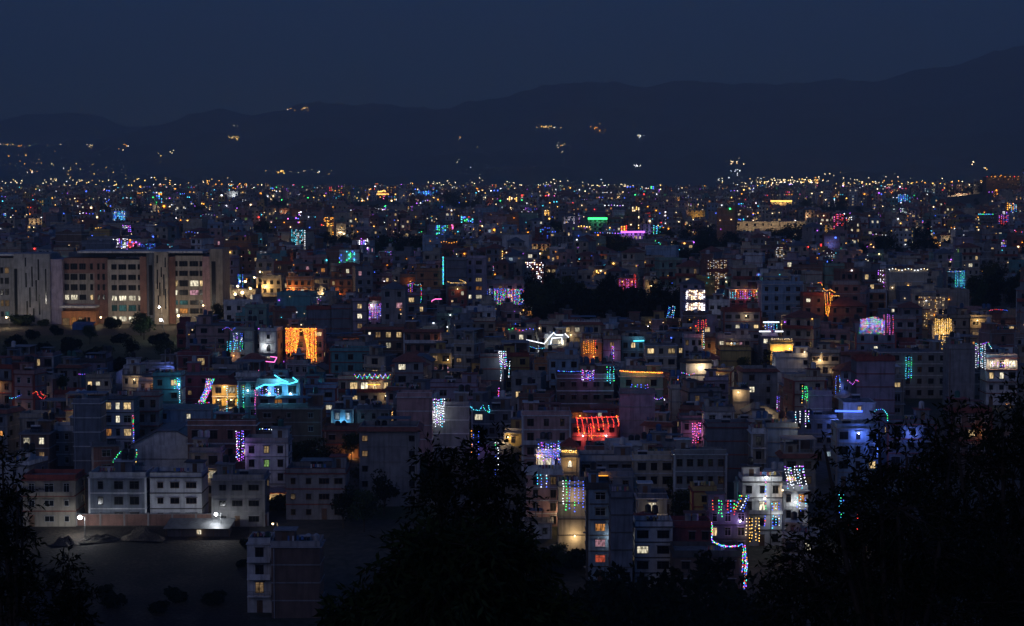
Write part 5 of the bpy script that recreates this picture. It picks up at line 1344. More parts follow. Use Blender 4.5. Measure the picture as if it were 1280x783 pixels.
for (xc, yy, zb, W, D, hh, rz, px, pt) in FARH:
    u = rg.random(); c, s = cos(rz), sin(rz)
    fr = lambda a, z, o=.4: (xc + c * a + s * (D / 2 + o), yy + s * a - c * (D / 2 + o), zb + z)
    sz = max(.16, yy * .00040)
    if yy < 1700:      # bulbs on landings, terraces and in yards
        for _ in range(rg.choice([0, 1, 1, 2, 3])): dot(fr(rg.uniform(-.55, .55) * W, rg.uniform(.05, 1.05) * hh), max(.3, yy * .00036) * rg.uniform(.6, 1.1), ('far_' if rg.random() < .5 else 'farlow_') + rg.choice(['warm', 'warm', 'warm', 'gold', 'gold', 'gold', 'amber', 'amber', 'white', 'white', 'blue', 'violet', 'cyan', 'red']))
    sz *= rg.choice([.55, .7, .85, 1.0, 1.25])
    hi = 'far_' if rg.random() < (.55 if yy < 3600 else .3) else 'farlow_'
    wl = .105
    if u < wl:
        pal = rg.choice(FP); w = rg.uniform(.3, 1) * W; h0 = hh + .5; h1 = hh * rg.uniform(.1, .7); a0 = rg.uniform(-.5, .5) * (W - w)
        stp = max(.55, yy * .00085)
        k1 = max(1, int(w / stp)); k2 = max(1, int((h0 - h1) / stp)); dens = rg.uniform(.3, .75)
        for i in range(k1 + 1):
            pc = rg.choice(pal); cut = rg.choice([1, 1, .8, .6, .4]); jx = rg.uniform(-.35, .35) * stp
            for j in range(k2 + 1):
                if j < (1 - cut) * k2: continue
                if rg.random() < dens: dot(fr(a0 - w / 2 + w * i / max(1, k1) + jx, h1 + (h0 - h1) * (j + rg.uniform(-.3, .3)) / max(1, k2)), sz * rg.uniform(.7, 1), hi + (pc if rg.random() < .7 else rg.choice(pal)))
    elif u < wl + .03:
        pal = rg.choice(FP); stp = max(.6, yy * .0008); stp *= 1.7; k1 = max(2, int(W / stp))
        for i in range(k1 + 1): dot(fr(-W / 2 + W * i / k1, hh + .9 + .3 * sin(i * 1.3)), sz * .9, hi + rg.choice(pal))
    elif u < wl + .36:
        k = rg.choices(['warm', 'white', 'gold', 'amber', 'red', 'green', 'blue', 'cyan'], [13, 7, 9, 6, 1, .6, 1.2, .8])[0]
        dot(fr(rg.uniform(-.5, .5) * W, rg.uniform(.2, 1.1) * hh), sz * rg.uniform(.9, 1.7), ('far_' if yy < 3400 or rg.random() < .45 else 'farlow_') + k)
        if yy < 2300 and rg.random() < .5: FLOOD.append((fr(rg.uniform(-.4, .4) * W, rg.uniform(.3, .8) * hh, 2.5), k if k not in ('green',) else 'warm', rg.uniform(280, 1100) * (yy / 1000)))
    elif u < wl + .80:
        for _ in range(rg.choice([1, 2, 2, 3, 4])): dot(fr(rg.uniform(-.5, .5) * W, rg.uniform(.1, 1) * hh), sz * rg.uniform(.6, 1), ('far_' if rg.random() < (.45 if yy < 3600 else .2) else 'farlow_') + rg.choice(['warm', 'warm', 'warm', 'gold', 'gold', 'gold', 'amber', 'amber', 'white', 'cyan', 'blue', 'violet']))
# bright street lamps here and there, in the places the photograph shows them glaring
for (px, py, col, sc_) in ((286, 371, 'white', 2.4), (303, 366, 'warm', 2.6), (297, 358, 'gold', 2.0), (306, 352, 'warm', 2.2), (312, 360, 'gold', 1.8), (317, 348, 'warm', 1.6), (322, 352, 'gold', 1.5), (325, 340, 'gold', 1.5), (300, 352, 'white', 2.0), (322, 325, 'gold', 1.6), (321, 316, 'warm', 1.6), (27, 311, 'white', 2.2), (20, 305, 'warm', 2.0), (12, 306, 'gold', 1.8), (47, 294, 'red', 2.6), (71, 279, 'warm', 2.6), (127, 272, 'white', 2.4), (563, 308, 'white', 3.2), (924, 275, 'white', 2.8), (932, 274, 'white', 2.6), (953, 261, 'blue', 1.7), (1140, 284, 'warm', 3.0),
                           (1165, 284, 'warm', 2.2), (1107, 281, 'white', 1.8), (1236, 294, 'white', 2.4), (1245, 292, 'white', 2.0), (836, 320, 'white', 1.9), (843, 320, 'white', 1.9), (850, 320, 'white', 1.9), (820, 330, 'warm', 1.8), (831, 329, 'white', 1.8), (856, 329, 'white', 1.6), (864, 329, 'white', 1.6), (1094, 336, 'gold', 3.0), (1104, 337, 'gold', 3.0), (1112, 337, 'warm', 2.6), (1150, 313, 'warm', 2.6), (892, 332, 'amber', 2.6), (898, 332, 'amber', 2.6), (1228, 340, 'amber', 2.0), (1114, 306, 'warm', 2.0), (682, 237, 'white', 2.2), (755, 236, 'warm', 2.4), (772, 237, 'gold', 2.2), (870, 255, 'red', 2.6), (1147, 236, 'gold', 2.2), (1019, 250, 'white', 2.0), (422, 258, 'warm', 2.6), (425, 277, 'warm', 3.0), (160, 239, 'gold', 3.0), (150, 240, 'gold', 3.0), (144, 241, 'gold', 2.6), (107, 239, 'gold', 2.6), (478, 283, 'amber', 2.4), (484, 283, 'warm', 2.4), (471, 282, 'amber', 2.0), (532, 270, 'gold', 2.6), (530, 267, 'amber', 2.2), (700, 250, 'gold', 2.4), (707, 250, 'gold', 2.6)):
    lo, hi_ = 500.0, 5400.0
    for _ in range(40):
        m_ = (lo + hi_) / 2
        if ground_row(m_) > py + 5 * F / m_ * .8: lo = m_
        else: hi_ = m_
    p = at(px, py, lo - 6)
    dot(p, max(.3, lo * .00055) * sc_ * .55, 'far_' + col)
    if lo < 2400: FLOOD.append((tuple(p), col, 300 * (lo / 1000)))
fl = quads('distant_lights', np.concatenate(LQ), LM_, LN)
kind(fl, 'stuff'); fl['label'] = 'festival strings, street lamps and bulbs sparkling over the far town'
rg.shuffle(FLOOD)
for i, (p, k, pw) in enumerate(FLOOD[:320]): lamp('street_glow', None, p, BULBL.get(k, BULBL['warm']), pw, .5)
print('dots', len(LQ), 'flood', len(FLOOD))

# villages on the hillsides
HQ = []; HM = []
def hill_pt(px, py):
    for pr, Yr, Y0 in ((P_FOOT, 9800, 7000), (P_MAIN, 15000, 7500)):
        f = lambda Y: zg(Y) - 3 + mount_z(px, Y, pr, Yr, Y0) - at(px, py, Y).z
        ysx = np.linspace(Y0 + 10, Yr, 160); pv = f(ysx[0])
        for q in ysx[1:]:
            c = f(q)
            if pv <= 0 < c: return at(px, py, q - 45)
            pv = c
    return None
HC = [(160, 226, 150, 9, 26, 'gold'), (420, 233, 110, 6, 30, 'warm'), (700, 229, 120, 8, 22, 'warm'), (900, 230, 90, 6, 24, 'gold'), (1060, 226, 110, 8, 26, 'warm'), (40, 200, 50, 10, 9, 'amber'), (10, 181, 8, 2, 9, 'gold'), (30, 182, 22, 1.2, 9, 'amber'), (76, 180, 5, 3, 5, 'warm'), (112, 183, 5, 3, 5, 'warm'), (152, 186, 8, 6, 7, 'amber'), (30, 193, 6, 2, 4, 'amber'), (40, 214, 6, 2, 5, 'warm'), (195, 194, 6, 3, 4, 'gold'), (215, 190, 4, 2, 3, 'warm'), (364, 137, 25, 2.4, 16, 'amber'), (380, 135, 8, 1, 6, 'gold'), (292, 172, 9, 2.5, 11, 'gold'), (290, 158, 9, 1, 4, 'warm'),
      (350, 215, 10, 2.5, 14, 'gold'), (385, 222, 26, 12, 42, 'warm'), (395, 228, 60, 7, 48, 'gold'), (450, 228, 14, 4, 16, 'amber'), (300, 232, 70, 4, 34, 'amber'), (190, 233, 90, 4, 40, 'gold'), (575, 172, 6, 4, 3, 'warm'), (690, 159, 22, 1.4, 16, 'gold'), (745, 160, 9, 6, 9, 'amber'), (800, 170, 6, 1.4, 7, 'white'), (700, 181, 6, 5, 7, 'warm'), (735, 206, 4, 2, 4, 'white'), (795, 207, 7, 1.6, 8, 'white'), (920, 202, 9, 4, 8, 'warm'), (920, 215, 6, 5, 6, 'white'),
      (880, 225, 22, 3, 12, 'white'), (975, 227, 36, 4, 30, 'warm'), (1010, 226, 20, 3, 16, 'gold'), (560, 232, 50, 5, 22, 'warm'), (655, 234, 50, 3, 26, 'warm'), (1100, 232, 70, 5, 46, 'gold'), (1214, 203, 4, 3, 3, 'warm'), (1232, 208, 4, 4, 3, 'gold'), (480, 230, 30, 4, 12, 'amber'), (780, 233, 60, 3, 30, 'warm'), (1180, 230, 60, 5, 26, 'amber'), (70, 228, 60, 5, 16, 'warm'), (100, 208, 60, 12, 10, 'gold'), (560, 200, 60, 14, 5, 'warm')]
for (a, c, sx, sy, n, k) in HC:
    for _ in range(int(n * (1.6 if c > 218 else 1.2))):
        p = hill_pt(a + rg.gauss(0, .5) * sx, c + rg.gauss(0, .5) * sy)
        if p is None: continue
        kk = k if rg.random() < .7 else rg.choice(['gold', 'warm', 'amber', 'white', 'warm'])
        s_ = p.y * .00030 * rg.uniform(.6, 1.15)
        HQ.append(OCT * np.float32(s_) + np.array(p, dtype=np.float32)); HM.extend([list(BULB).index(kk)] * 5)
for k in BULB: emit('hill_' + k, BULB[k], 11.0)
hl = quads('hillside_lights', np.concatenate(HQ), HM, ['hill_' + k for k in BULB])
kind(hl, 'stuff'); hl['label'] = 'small amber lights of villages scattered on the hillsides'

#@@TREES
# ------------------------------------------------------------------ trees
def leaf_cluster_mesh(name, rgen, W, Hh, clumps, per, size, mat, long_=False):
    """leaves in uneven clumps round a crown W wide and Hh high, origin at the crown's foot"""
    g = np.random.default_rng(rgen)
    cs = []
    for _ in range(clumps):
        while True:
            u = g.uniform(-1, 1, 3)
            if (u ** 2).sum() < 1 and (u ** 2).sum() > .12: break
        cs.append((u[0] * W / 2 * .8, u[1] * W / 2 * .8, Hh * .5 + u[2] * Hh * .42, g.uniform(.14, .27) * W))
    Q = []
    for (x, y, z, r) in cs:
        d = g.normal(size=(per, 3)); d /= np.linalg.norm(d, axis=1)[:, None]
        p = np.array([x, y, z]) + d * (r * g.uniform(.35, 1.05, per) ** .6)[:, None] * np.array([1, 1, .75])
        a = g.normal(size=(per, 3)); a /= np.linalg.norm(a, axis=1)[:, None]
        b_ = np.cross(a, g.normal(size=(per, 3))); b_ /= np.linalg.norm(b_, axis=1)[:, None]
        s = (size * g.uniform(.6, 1.3, per))[:, None]
        Q.append(np.stack([p - a * s, p + b_ * s * .55, p + a * s, p - b_ * s * .55], axis=1))
    Q = np.concatenate(Q)
    return quads(name, Q, np.zeros(len(Q), int), [mat])
def trunk_mesh(seed, H0, H1, r):
    g = random.Random(seed); b = MB()
    p = Vector((0, 0, -1)); tip = Vector((g.uniform(-.3, .3), g.uniform(-.3, .3), H0))
    b.tube(p, tip, r, r * .7, 'bark', 7)
    for i in range(6):
        a = g.uniform(0, 2 * pi); q = tip + Vector((cos(a), sin(a), 0)) * g.uniform(.12, .28) * H1 + Vector((0, 0, g.uniform(.2, .65) * H1))
        mid = tip.lerp(q, .5) + Vector((g.uniform(-.2, .2), g.uniform(-.2, .2), g.uniform(0, .4)))
        b.tube(tip - Vector((0, 0, g.uniform(0, .3) * H0)), mid, r * .5, r * .32, 'bark', 5); b.tube(mid, q, r * .32, r * .08, 'bark', 5)
    return b.mesh('trunk')
TREES = []
for i, (W, Hc, mt) in enumerate(((7, 6.5, 'leaf_mid'), (8.5, 8, 'leaf_dark'), (6, 7.5, 'leaf_dark'), (9, 7, 'leaf_olive'), (5, 9, 'leaf_dark'), (5.2, 2.6, 'leaf_dark'))):
    co = leaf_cluster_mesh('crown', 100 + i, W, Hc, 20 if i < 5 else 11, 66 if i < 5 else 90, .34, mt)
    cm = co.data; bpy.data.objects.remove(co)
    TREES.append((cm, trunk_mesh(i, 3.0 if i < 5 else 1.0, Hc, .22 if i < 5 else .1), 2.2 if i < 5 else .5, W, Hc))
TREELIST = []
def tree(x, Y, kind_, sc=1.0, label=None, name='tree', group=None):
    cm, tm, z0, W, Hc = TREES[kind_]
    t = thing(name, label, 'tree' if kind_ < 5 else 'bush', (x, Y, zgx(x, Y) - .2), rng.uniform(0, 6.28), group)
    t.scale = (sc, sc, sc * rng.uniform(.9, 1.15))
    link('crown', cm, t, (0, 0, z0)); link('trunk', tm, t)
    px, py = proj((x, Y, t.location.z + (z0 + Hc * .7) * sc))
    TREELIST.append((t, px, py, label))
    return t
# grassy bank, lanes, gardens and the groves
for (px, py, k, s) in ((14, 462, 0, .8), (40, 425, 5, 1), (70, 420, 5, 1), (85, 455, 1, .7), (112, 430, 0, .7), (130, 470, 3, .8), (165, 452, 1, .7), (180, 425, 0, .9), (205, 455, 3, .8), (228, 465, 0, .8), (240, 440, 4, .7), (30, 406, 5, 1.1), (22, 407, 5, 1.2), (33, 408, 5, 1.3), (55, 408, 5, .9), (140, 412, 5, 1.3), (176, 420, 3, .9), (62, 470, 0, .7), (10, 500, 2, .8), (75, 500, 0, .7), (150, 430, 5, 1.2), (100, 410, 5, 1.0), (88, 440, 5, 1.4), (200, 432, 5, 1.4), (120, 455, 5, 1.5), (20, 440, 5, 1.6), (150, 466, 5, 1.5), (215, 470, 5, 1.5), (50, 450, 5, 1.5), (185, 468, 5, 1.3), (274, 412, 2, .8), (290, 409, 0, .8),
                       (348, 560, 1, .7), (372, 590, 0, .8), (395, 585, 3, .7), (418, 600, 1, .7), (330, 448, 0, .8), (347, 458, 1, .7), (440, 575, 0, .7), (462, 625, 3, .8), (500, 620, 5, 1.5), (520, 612, 0, .8), (548, 608, 5, 1.6), (480, 645, 1, .8), (545, 640, 0, .8), (350, 640, 5, 1.2), (430, 660, 1, .8), (455, 665, 0, .8), (480, 430, 1, .8), (470, 440, 0, .8), (540, 468, 2, .7), (565, 470, 0, .6), (608, 500, 1, .7), (735, 448, 1, .8), (748, 452, 0, .7), (650, 440, 3, .8), (660, 446, 3, .7), (735, 420, 1, .7), (845, 428, 0, .8),
                       (755, 655, 3, .8), (862, 660, 3, .9), (848, 640, 3, .9), (858, 648, 3, .8), (700, 715, 0, .6), (680, 720, 5, 1.4), (720, 712, 5, 1.3), (660, 715, 5, 1.5), (735, 640, 0, .5), (820, 585, 5, 1.0), (1108, 470, 1, .8), (1125, 476, 0, .7), (1150, 480, 1, .7), (1060, 430, 2, .6), (960, 470, 2, .7), (1190, 485, 1, .8), (1280, 470, 1, .8), (690, 600, 5, 1.3), (800, 722, 5, 1.5), (1016, 470, 5, 1.4), (1160, 420, 0, .8), (1150, 408, 1, .8), (930, 470, 0, .6)):
    lo, hi_ = 330.0, 1200.0
    for _ in range(36):
        m_ = (lo + hi_) / 2
        if ground_row(m_) > py: lo = m_
        else: hi_ = m_
    tree(xat(px, lo, py), lo, k, s * 1.05, name='tree' if k < 5 else 'bush')
FARTREES = []
for (px, Y_, k, s) in ((128, 346, 5, .6), (215, 341, 5, .9), (300, 360, 5, .5), (135, 338, 5, 1.0), (265, 340, 5, .9), (195, 336, 5, .8), (60, 352, 5, .7), (305, 370, 5, .6)): tree(xat(px, Y_), Y_, k, s, name='bush')
for gi, (a, c, sx, sy) in enumerate(GROVES):
    lo, hi_ = 400.0, 5400.0
    n = int(16 if Yrow(c) < 1700 else 9)
    if gi in (1, 2): n = (22, 26)[gi - 1]
    if gi == 0: n = 26
    if gi == 5: n = 24
    for i in range(n):
        while True:
            u, v = rng.uniform(-1, 1), rng.uniform(-1, 1)
            if u * u + v * v < 1: break
        Yt = Yrow(max(236.5, c + v * sy + (8 if gi in (1, 2) else 3))); px = a + u * sx
        sc = rng.uniform(.75, 1.3) * (1.15 if gi in (1, 2) else 1.0) * max(1, Yt / 1500) ** .7
        if Yt > 1150: FARTREES.append((xat(px, Yt), Yt, rng.randrange(5), sc))
        else: tree(xat(px, Yt), Yt, rng.randrange(5), sc)
Q = []
for (x, Y_, k, sc) in FARTREES:
    cm, tm, z0, W, Hc = TREES[k]
    co = np.zeros(len(cm.vertices) * 3, dtype=np.float32); cm.vertices.foreach_get('co', co)
    co = co.reshape(-1, 4, 3)[::2] * np.array([1.3, 1.3, 1.1]); a = rng.uniform(0, 6.28); c, s = cos(a), sin(a)
    co = co @ np.array([[c, s, 0], [-s, c, 0], [0, 0, 1]]) * sc
    Q.append(co + np.array([x, Y_, zgx(x, Y_) + .5]))
Q = np.concatenate(Q)
dt = quads('distant_woodland', Q, np.zeros(len(Q), int), ['leaf_dark'])
kind(dt, 'stuff'); dt['label'] = 'dark woods and gardens between the far houses'
for (px, Yt) in ((700, 235), (735, 262), (770, 240), (815, 255), (850, 236), (895, 262), (925, 245), (660, 250), (640, 225), (750, 215), (830, 215), (900, 220), (680, 208), (790, 225)):
    tree(xat(px, Yt), Yt, rng.choice([1, 1, 2, 4]), rng.uniform(1.2, 1.55))

# the near trees on the viewpoint's hillside: twigs with lance-shaped leaves
def near_tree(label, px, Y, blobs, seed, nspray, leaf, mat, droop=.5, trunkpx=None, spread=.35):
    g = np.random.default_rng(seed); rr = random.Random(seed)
    x0 = xat(trunkpx or px, Y); zb = zg(Y)
    root = thing('leafy_tree', label, 'tree', (x0, Y, zb))
    org = Vector((x0, Y, zb)); b = MB(); hub = []
    tot = sum(r[2] * r[3] for r in blobs)
    crown_q = []
    top_z = max((at(bx, by, Y) - org).z for bx, by, rx, ry in blobs)
    fork = Vector((rr.uniform(-.2, .2), 0, top_z * .45))
    b.tube((0, 0, -.5), fork * .5 + Vector((.1, .05, 0)), .26, .2, 'bark', 8); b.tube(fork * .5 + Vector((.1, .05, 0)), fork, .2, .15, 'bark', 8)
    for (bx, by, rx, ry) in blobs:
        c = at(bx, by, Y) - org; rx_ = rx / F * Y; ry_ = ry / F * Y
        c = c + Vector((0, rr.uniform(-.5, .5) * rx_, 0))
        mid = fork.lerp(c, .55) + Vector((rr.uniform(-.2, .2), rr.uniform(-.3, .3), .15))
        b.tube(fork, mid, .09, .055, 'bark', 6, False); b.tube(mid, c, .055, .025, 'bark', 6, False)
        n = int(nspray * rx * ry / tot)
        for _ in range(n):
            u = g.normal(size=3); u /= np.linalg.norm(u); rad = g.uniform(.2, 1.0) ** .55
            p = np.array(c) + u * rad * np.array([rx_, rx_ * .9, ry_])
            if rr.random() < .10: b.tube(c, Vector(p), .018, .006, 'bark', 4, False)
            # one twig: leaves set alternately along it
            d = u * .8 + g.normal(size=3) * .45; d[2] += .15; d /= np.linalg.norm(d)
            L_ = leaf * g.uniform(1.4, 3.2); k = int(g.integers(7, 13))
            t = np.linspace(0, 1, k)[:, None]
            P = p + d * L_ * t + np.array([0, 0, -1]) * (droop * L_ * t ** 2 * .6)
            sd = g.normal(size=(k, 3)); sd /= np.linalg.norm(sd, axis=1)[:, None]
            ax = d + sd * 1.1 + np.array([0, 0, -droop]); ax /= np.linalg.norm(ax, axis=1)[:, None]
            wv = np.cross(ax, g.normal(size=(k, 3))); wv /= np.linalg.norm(wv, axis=1)[:, None]
            s = (leaf * g.uniform(.6, 1.15, k))[:, None]
            crown_q.append(np.stack([P, P + ax * s * .45 + wv * s * .15, P + ax * s, P + ax * s * .45 - wv * s * .15], axis=1))
            b.tube(Vector(P[0]), Vector(P[-1]), .008, .003, 'bark', 3, False)
    b.build('trunk', root)
    Q = np.concatenate(crown_q); quads('crown', Q, np.zeros(len(Q), int), [mat], root)
    return root
near_tree('tall dark tree rising in the middle, its ragged top before the rainbow strands', 585, 55, [(545, 574, 16, 20), (545, 602, 24, 22), (612, 566, 28, 20), (600, 596, 40, 28), (570, 636, 48, 34), (638, 622, 24, 28), (592, 690, 60, 46), (636, 670, 26, 36), (572, 745, 78, 46)], 1, 900, .24, 'leaf_dark', .4)
near_tree('broad drooping green tree standing lower, before the tall dark tree', 540, 36, [(502, 712, 28, 20), (540, 690, 40, 24), (600, 684, 44, 24), (648, 712, 28, 30), (560, 736, 78, 36), (490, 772, 58, 32), (622, 768, 62, 40), (430, 776, 22, 20), (684, 776, 24, 30)], 2, 1300, .24, 'leaf_droop', .9)
near_tree('large dark leafy tree filling the lower right side, bulkiest of the three there', 1150, 40, [(1068, 590, 28, 24), (1046, 645, 34, 30), (1004, 694, 32, 24), (1135, 572, 40, 34), (1115, 630, 74, 46), (1190, 555, 34, 36), (1070, 720, 94, 50), (1160, 690, 100, 70), (985, 752, 38, 30), (1150, 770, 190, 60), (1030, 556, 12, 8), (1100, 540, 16, 14)], 3, 1500, .175, 'leaf_dark', .35, 1130)
near_tree('dark leafy tree at the right edge, its tip highest of all', 1255, 44, [(1250, 530, 32, 30), (1276, 504, 18, 26), (1222, 575, 48, 40), (1268, 600, 50, 60), (1250, 690, 74, 74), (1190, 508, 12, 10), (1306, 560, 40, 70), (1310, 720, 70, 90)], 4, 900, .18, 'leaf_dark', .35, 1270)
near_tree('low dark thicket tree behind the bulky one, closing the gaps', 1130, 60, [(1180, 650, 130, 70), (1080, 720, 130, 60), (1250, 720, 110, 90), (1150, 770, 190, 60)], 5, 1700, .22, 'leaf_dark', .3, 1200)
near_tree('slim dark tree at the left edge before the front row of houses', 10, 42, [(2, 580, 12, 26), (22, 615, 12, 12), (4, 640, 24, 34), (28, 660, 14, 14), (-4, 700, 44, 54), (34, 735, 12, 22), (6, 770, 44, 44), (-40, 640, 34, 80)], 6, 640, .17, 'leaf_dark', .35)
near_tree('small dark sapling on the dirt lot edge beside the slim dark tree', 90, 46, [(86, 706, 7, 12), (80, 730, 10, 12), (98, 742, 12, 12), (90, 770, 18, 18), (72, 768, 10, 14)], 7, 200, .17, 'leaf_dark', .5)

#@@SITE
# ------------------------------------------------------------------ street lamps, lot, wall, shed, car, poles
def street_lamp(label, px, py, hgt, mat, col, power, radius=.22, Y=None, arm=-1):
    Y = Y or solveY(py, hgt, 320)
    p = at(px, py, Y); zb = zg(Y); hgt = p.z - zb
    t = thing('street_lamp', label, 'street lamp', (p.x - arm * .9, Y, zb))
    b = MB(); b.tube((0, 0, -.6), (0, 0, hgt + .15), .09, .06, 'metal', 8); b.tube((0, 0, 0), (0, 0, .5), .14, .12, 'metal', 8); b.build('post', t)
    b = MB(); b.tube((0, 0, hgt + .1), (arm * .9, 0, hgt + .22), .04, .035, 'metal', 6); b.build('arm', t)
    b = MB(); b.box(arm * .9 - .3, arm * .9 + .3, -.14, .14, hgt + .14, hgt + .26, 'metal'); hd = b.build('lamp_head', t)
    b = MB(); b.ball((arm * .9, -.05, hgt), radius, mat, 10, 6); b.build('bulb', hd)
    lamp('lamp_light', t, (arm * .9, -.25, hgt - .3), BULBL[col], power, .2)
    return t
street_lamp('dazzling white floodlight lamp in front of the front row houses', 100, 647, 6.2, 'lamp_white', 'white', 2600, .40, Y=376.5)
street_lamp('white lamp on a post beside the tin-roofed site shed', 270, 643, 6.6, 'lamp_white', 'white', 800, .32, Y=378.5)
street_lamp('brightest white lamp by the hospital corner, on the lower post', 201, 400, 7, 'lamp_white', 'white', 1650, .42)
street_lamp('white lamp at the hospital entrance by the cream wing', 223, 395, 6, 'lamp_warm', 'warm', 900, .42)
street_lamp('white lamp on the taller post before the slit-windowed cream tower', 199, 384, 10.5, 'lamp_white', 'warm', 1100, .32, Y=676)
street_lamp('lone lamp on a slim post before the grey hospital wing at the edge', 8, 397, 6.5, 'lamp_warm', 'warm', 1300, .32, Y=676)
street_lamp('lamp beside the hospital portico and brick wing', 126, 397, 5, 'lamp_warm', 'warm', 500, .30, Y=682)
street_lamp('lamp standing by the roof of the small dark pavilion near the cream tower', 254, 382, 6, 'lamp_warm', 'warm', 300, .26, Y=670)
street_lamp('white lamp in the lane between the grey wall house and the tall dark tree', 565, 572, 5, 'lamp_white', 'white', 260, .32, Y=440)
street_lamp('faint lamp behind the drooping green tree', 498, 692, 5, 'lamp_white', 'white', 160, .24, Y=372)
street_lamp('small lamp on the gate beside the floodlit garage', 341, 655, 4, 'lamp_warm', 'warm', 120, .18)
street_lamp('amber lamp over the bare bank and footpath', 437, 548, 5, 'lamp_orange', 'amber', 420, .14, Y=448)
street_lamp('warm lamp in a narrow yard beside the violet and gold strands', 702, 641, 4, 'lamp_warm', 'warm', 160, .22)
street_lamp('lamp glimmering among leaves at the edge tree', 1258, 505, 5, 'lamp_orange', 'amber', 220, .18, Y=470)
street_lamp('white lamp on the corner above the flooded white house', 958, 597, 4, 'lamp_white', 'white', 260, .22, Y=BYKEY['l6']['Yf'] - 2)
street_lamp('white yard lamp on the shadowed house near the lit balcony', 1249, 420, 5, 'lamp_white', 'white', 200, .30, Y=620)
street_lamp('white lamp by the round green-lit lane near the purple tower house', 1071, 431, 5, 'lamp_white', 'white', 160, .26, Y=600)

for i, (px, py, col, rad, pw, lab) in enumerate(((286, 371, 'white', .55, 500, 'cold white lamp lowest of the glaring lane lamps by the terracotta house'), (303, 366, 'warm', .75, 900, 'biggest warm lamp of the glaring lane by the terracotta house'), (297, 358, 'warm', .5, 500, 'warm lamp under the blue light column in the glaring lane'), (307, 352, 'gold', .5, 500, 'gold lamp in the middle of the glaring lane'),
                                     (313, 361, 'gold', .5, 500, 'gold lamp beside the biggest one in the glaring lane'), (318, 347, 'warm', .42, 400, 'warm lamp up the glaring lane, before the beige house'), (325, 340, 'gold', .4, 400, 'gold lamp highest up the glaring lane'), (294, 368, 'warm', .6, 600, 'warm lamp between the cold white and the biggest lane lamp'))):
    street_lamp(lab, px, py, 6, 'lamp_white' if col == 'white' else 'lamp_warm', col, pw * 3.0, rad * .75, Y=BYKEY['u3']['Yf'] - 3 - 1.5 * i)
def wallrun(label, x0, x1, Y, h_, mat, cap, name='boundary_wall', Y1=None, posts=True):
    Y1 = Y1 or Y
    a = Vector((xat(x0, Y), Y, zg(Y))); c = Vector((xat(x1, Y1), Y1, zg(Y1)))
    t = thing(name, label, 'wall', a, atan2(c.y - a.y, c.x - a.x)); L_ = (c.xy - a.xy).length
    b = MB(); b.box(0, L_, -.12, .12, -1.5, h_, mat); b.build('wall', t)
    b = MB(); b.box(-.05, L_ + .05, -.18, .18, h_ + .002, h_ + .1, cap); b.build('coping', t)
    if posts:
        n = max(2, int(L_ / 4.2))
        for i in range(n + 1):
            b = MB(); xx = L_ * i / n; b.box(xx - .17, xx + .17, -.2, .2, -1.5, h_ + .35, 'slab'); b.build('pillar', t)
    return t
wallrun('long red brick boundary wall behind the dirt lot', 62, 333, 384, 2.2, 'brick', 'slab')
wallrun('low pale wall by the cut grass, below the raw houses', 432, 640, 397, 1.4, 'concrete', 'tin', Y1=399)
wallrun('short white garden wall beside the tall narrow blue house', 706, 736, 362, 2.1, 'white', 'slab', posts=False)
wallrun('pale retaining wall before the low white outbuilding', 652, 690, 376, 1.6, 'concrete', 'slab', posts=False)
# tin-roofed site shed
Ys = 377.0; p = at(206, 672, Ys); Ls = (290 - 206) / F * Ys
t = thing('site_shed', 'long low shed with a sloping tin roof on the dirt lot', 'shed', (p.x, Ys, zg(Ys)))
b = MB(); b.box(.5, Ls - .4, .2, 3.6, -1, 1.5, 'trim_dark', bottom=False); b.build('wall', t)
b = MB()
for i in range(3):
    a, c = Ls * i / 3 + .04, Ls * (i + 1) / 3 - .04
    b.poly([(a - .3, -.5, 1.65), (c - .3, -.5, 1.65), (c + .35, 4.2, 2.9), (a + .35, 4.2, 2.9)], 'tin'); b.poly([(a + .35, 4.2, 2.86), (c + .35, 4.2, 2.86), (c - .3, -.5, 1.60), (a - .3, -.5, 1.60)], 'tin')
b.build('roof', t)
b = MB(); b.box(6.1, 6.9, .14, .22, .5, 1.3, 'lit_white'); b.build('window', t)
for i in range(5):
    b = MB(); xx = .3 + (Ls - .6) * i / 4; b.tube((xx, -.35, -.8), (xx, -.35, 1.66), .06, .06, 'wood', 6); b.build('post', t)
lamp('shed_light', t, (6.5, -.5, 1.0), BULBL['warm'], 14, .1)
def mound(label, px, Y, w, d, h_, seed, mat='heap', name='dirt_pile', cat='dirt pile'):
    g = random.Random(seed); b = MB(); b.mi(mat); N = 22
    for j in range(N):
        for i in range(N):
            u = -1 + 2 * i / (N - 1); v = -1 + 2 * j / (N - 1); r = sqrt(u * u + v * v)
            z = h_ * max(0, 1 - r ** 1.7) * (1 + .55 * fbm(u * 2.6, v * 2.6, seed)) + .22 * fbm(u * 6, v * 6, seed + 2) * max(0, 1 - r)
            b.v.append((u * w / 2, v * d / 2, z - .08))
    for j in range(N - 1):
        for i in range(N - 1):
            b.f.append((j * N + i, j * N + i + 1, (j + 1) * N + i + 1, (j + 1) * N + i)); b.m.append(0)
    x = xat(px, Y); return thing(name, label, cat, (x, Y, zg(Y)), g.uniform(-.3, .3), None, b.mesh(name))
mound('pale lit soil heap nearest the dazzling floodlight', 78, 373, 5, 4, 1.1, 1)
mound('long pale soil ridge right of the dazzling floodlight', 122, 375, 8, 4, 1.0, 2)
mound('tall dark soil heap beside the tin-roofed shed', 176, 376, 9, 4.5, 1.9, 3)
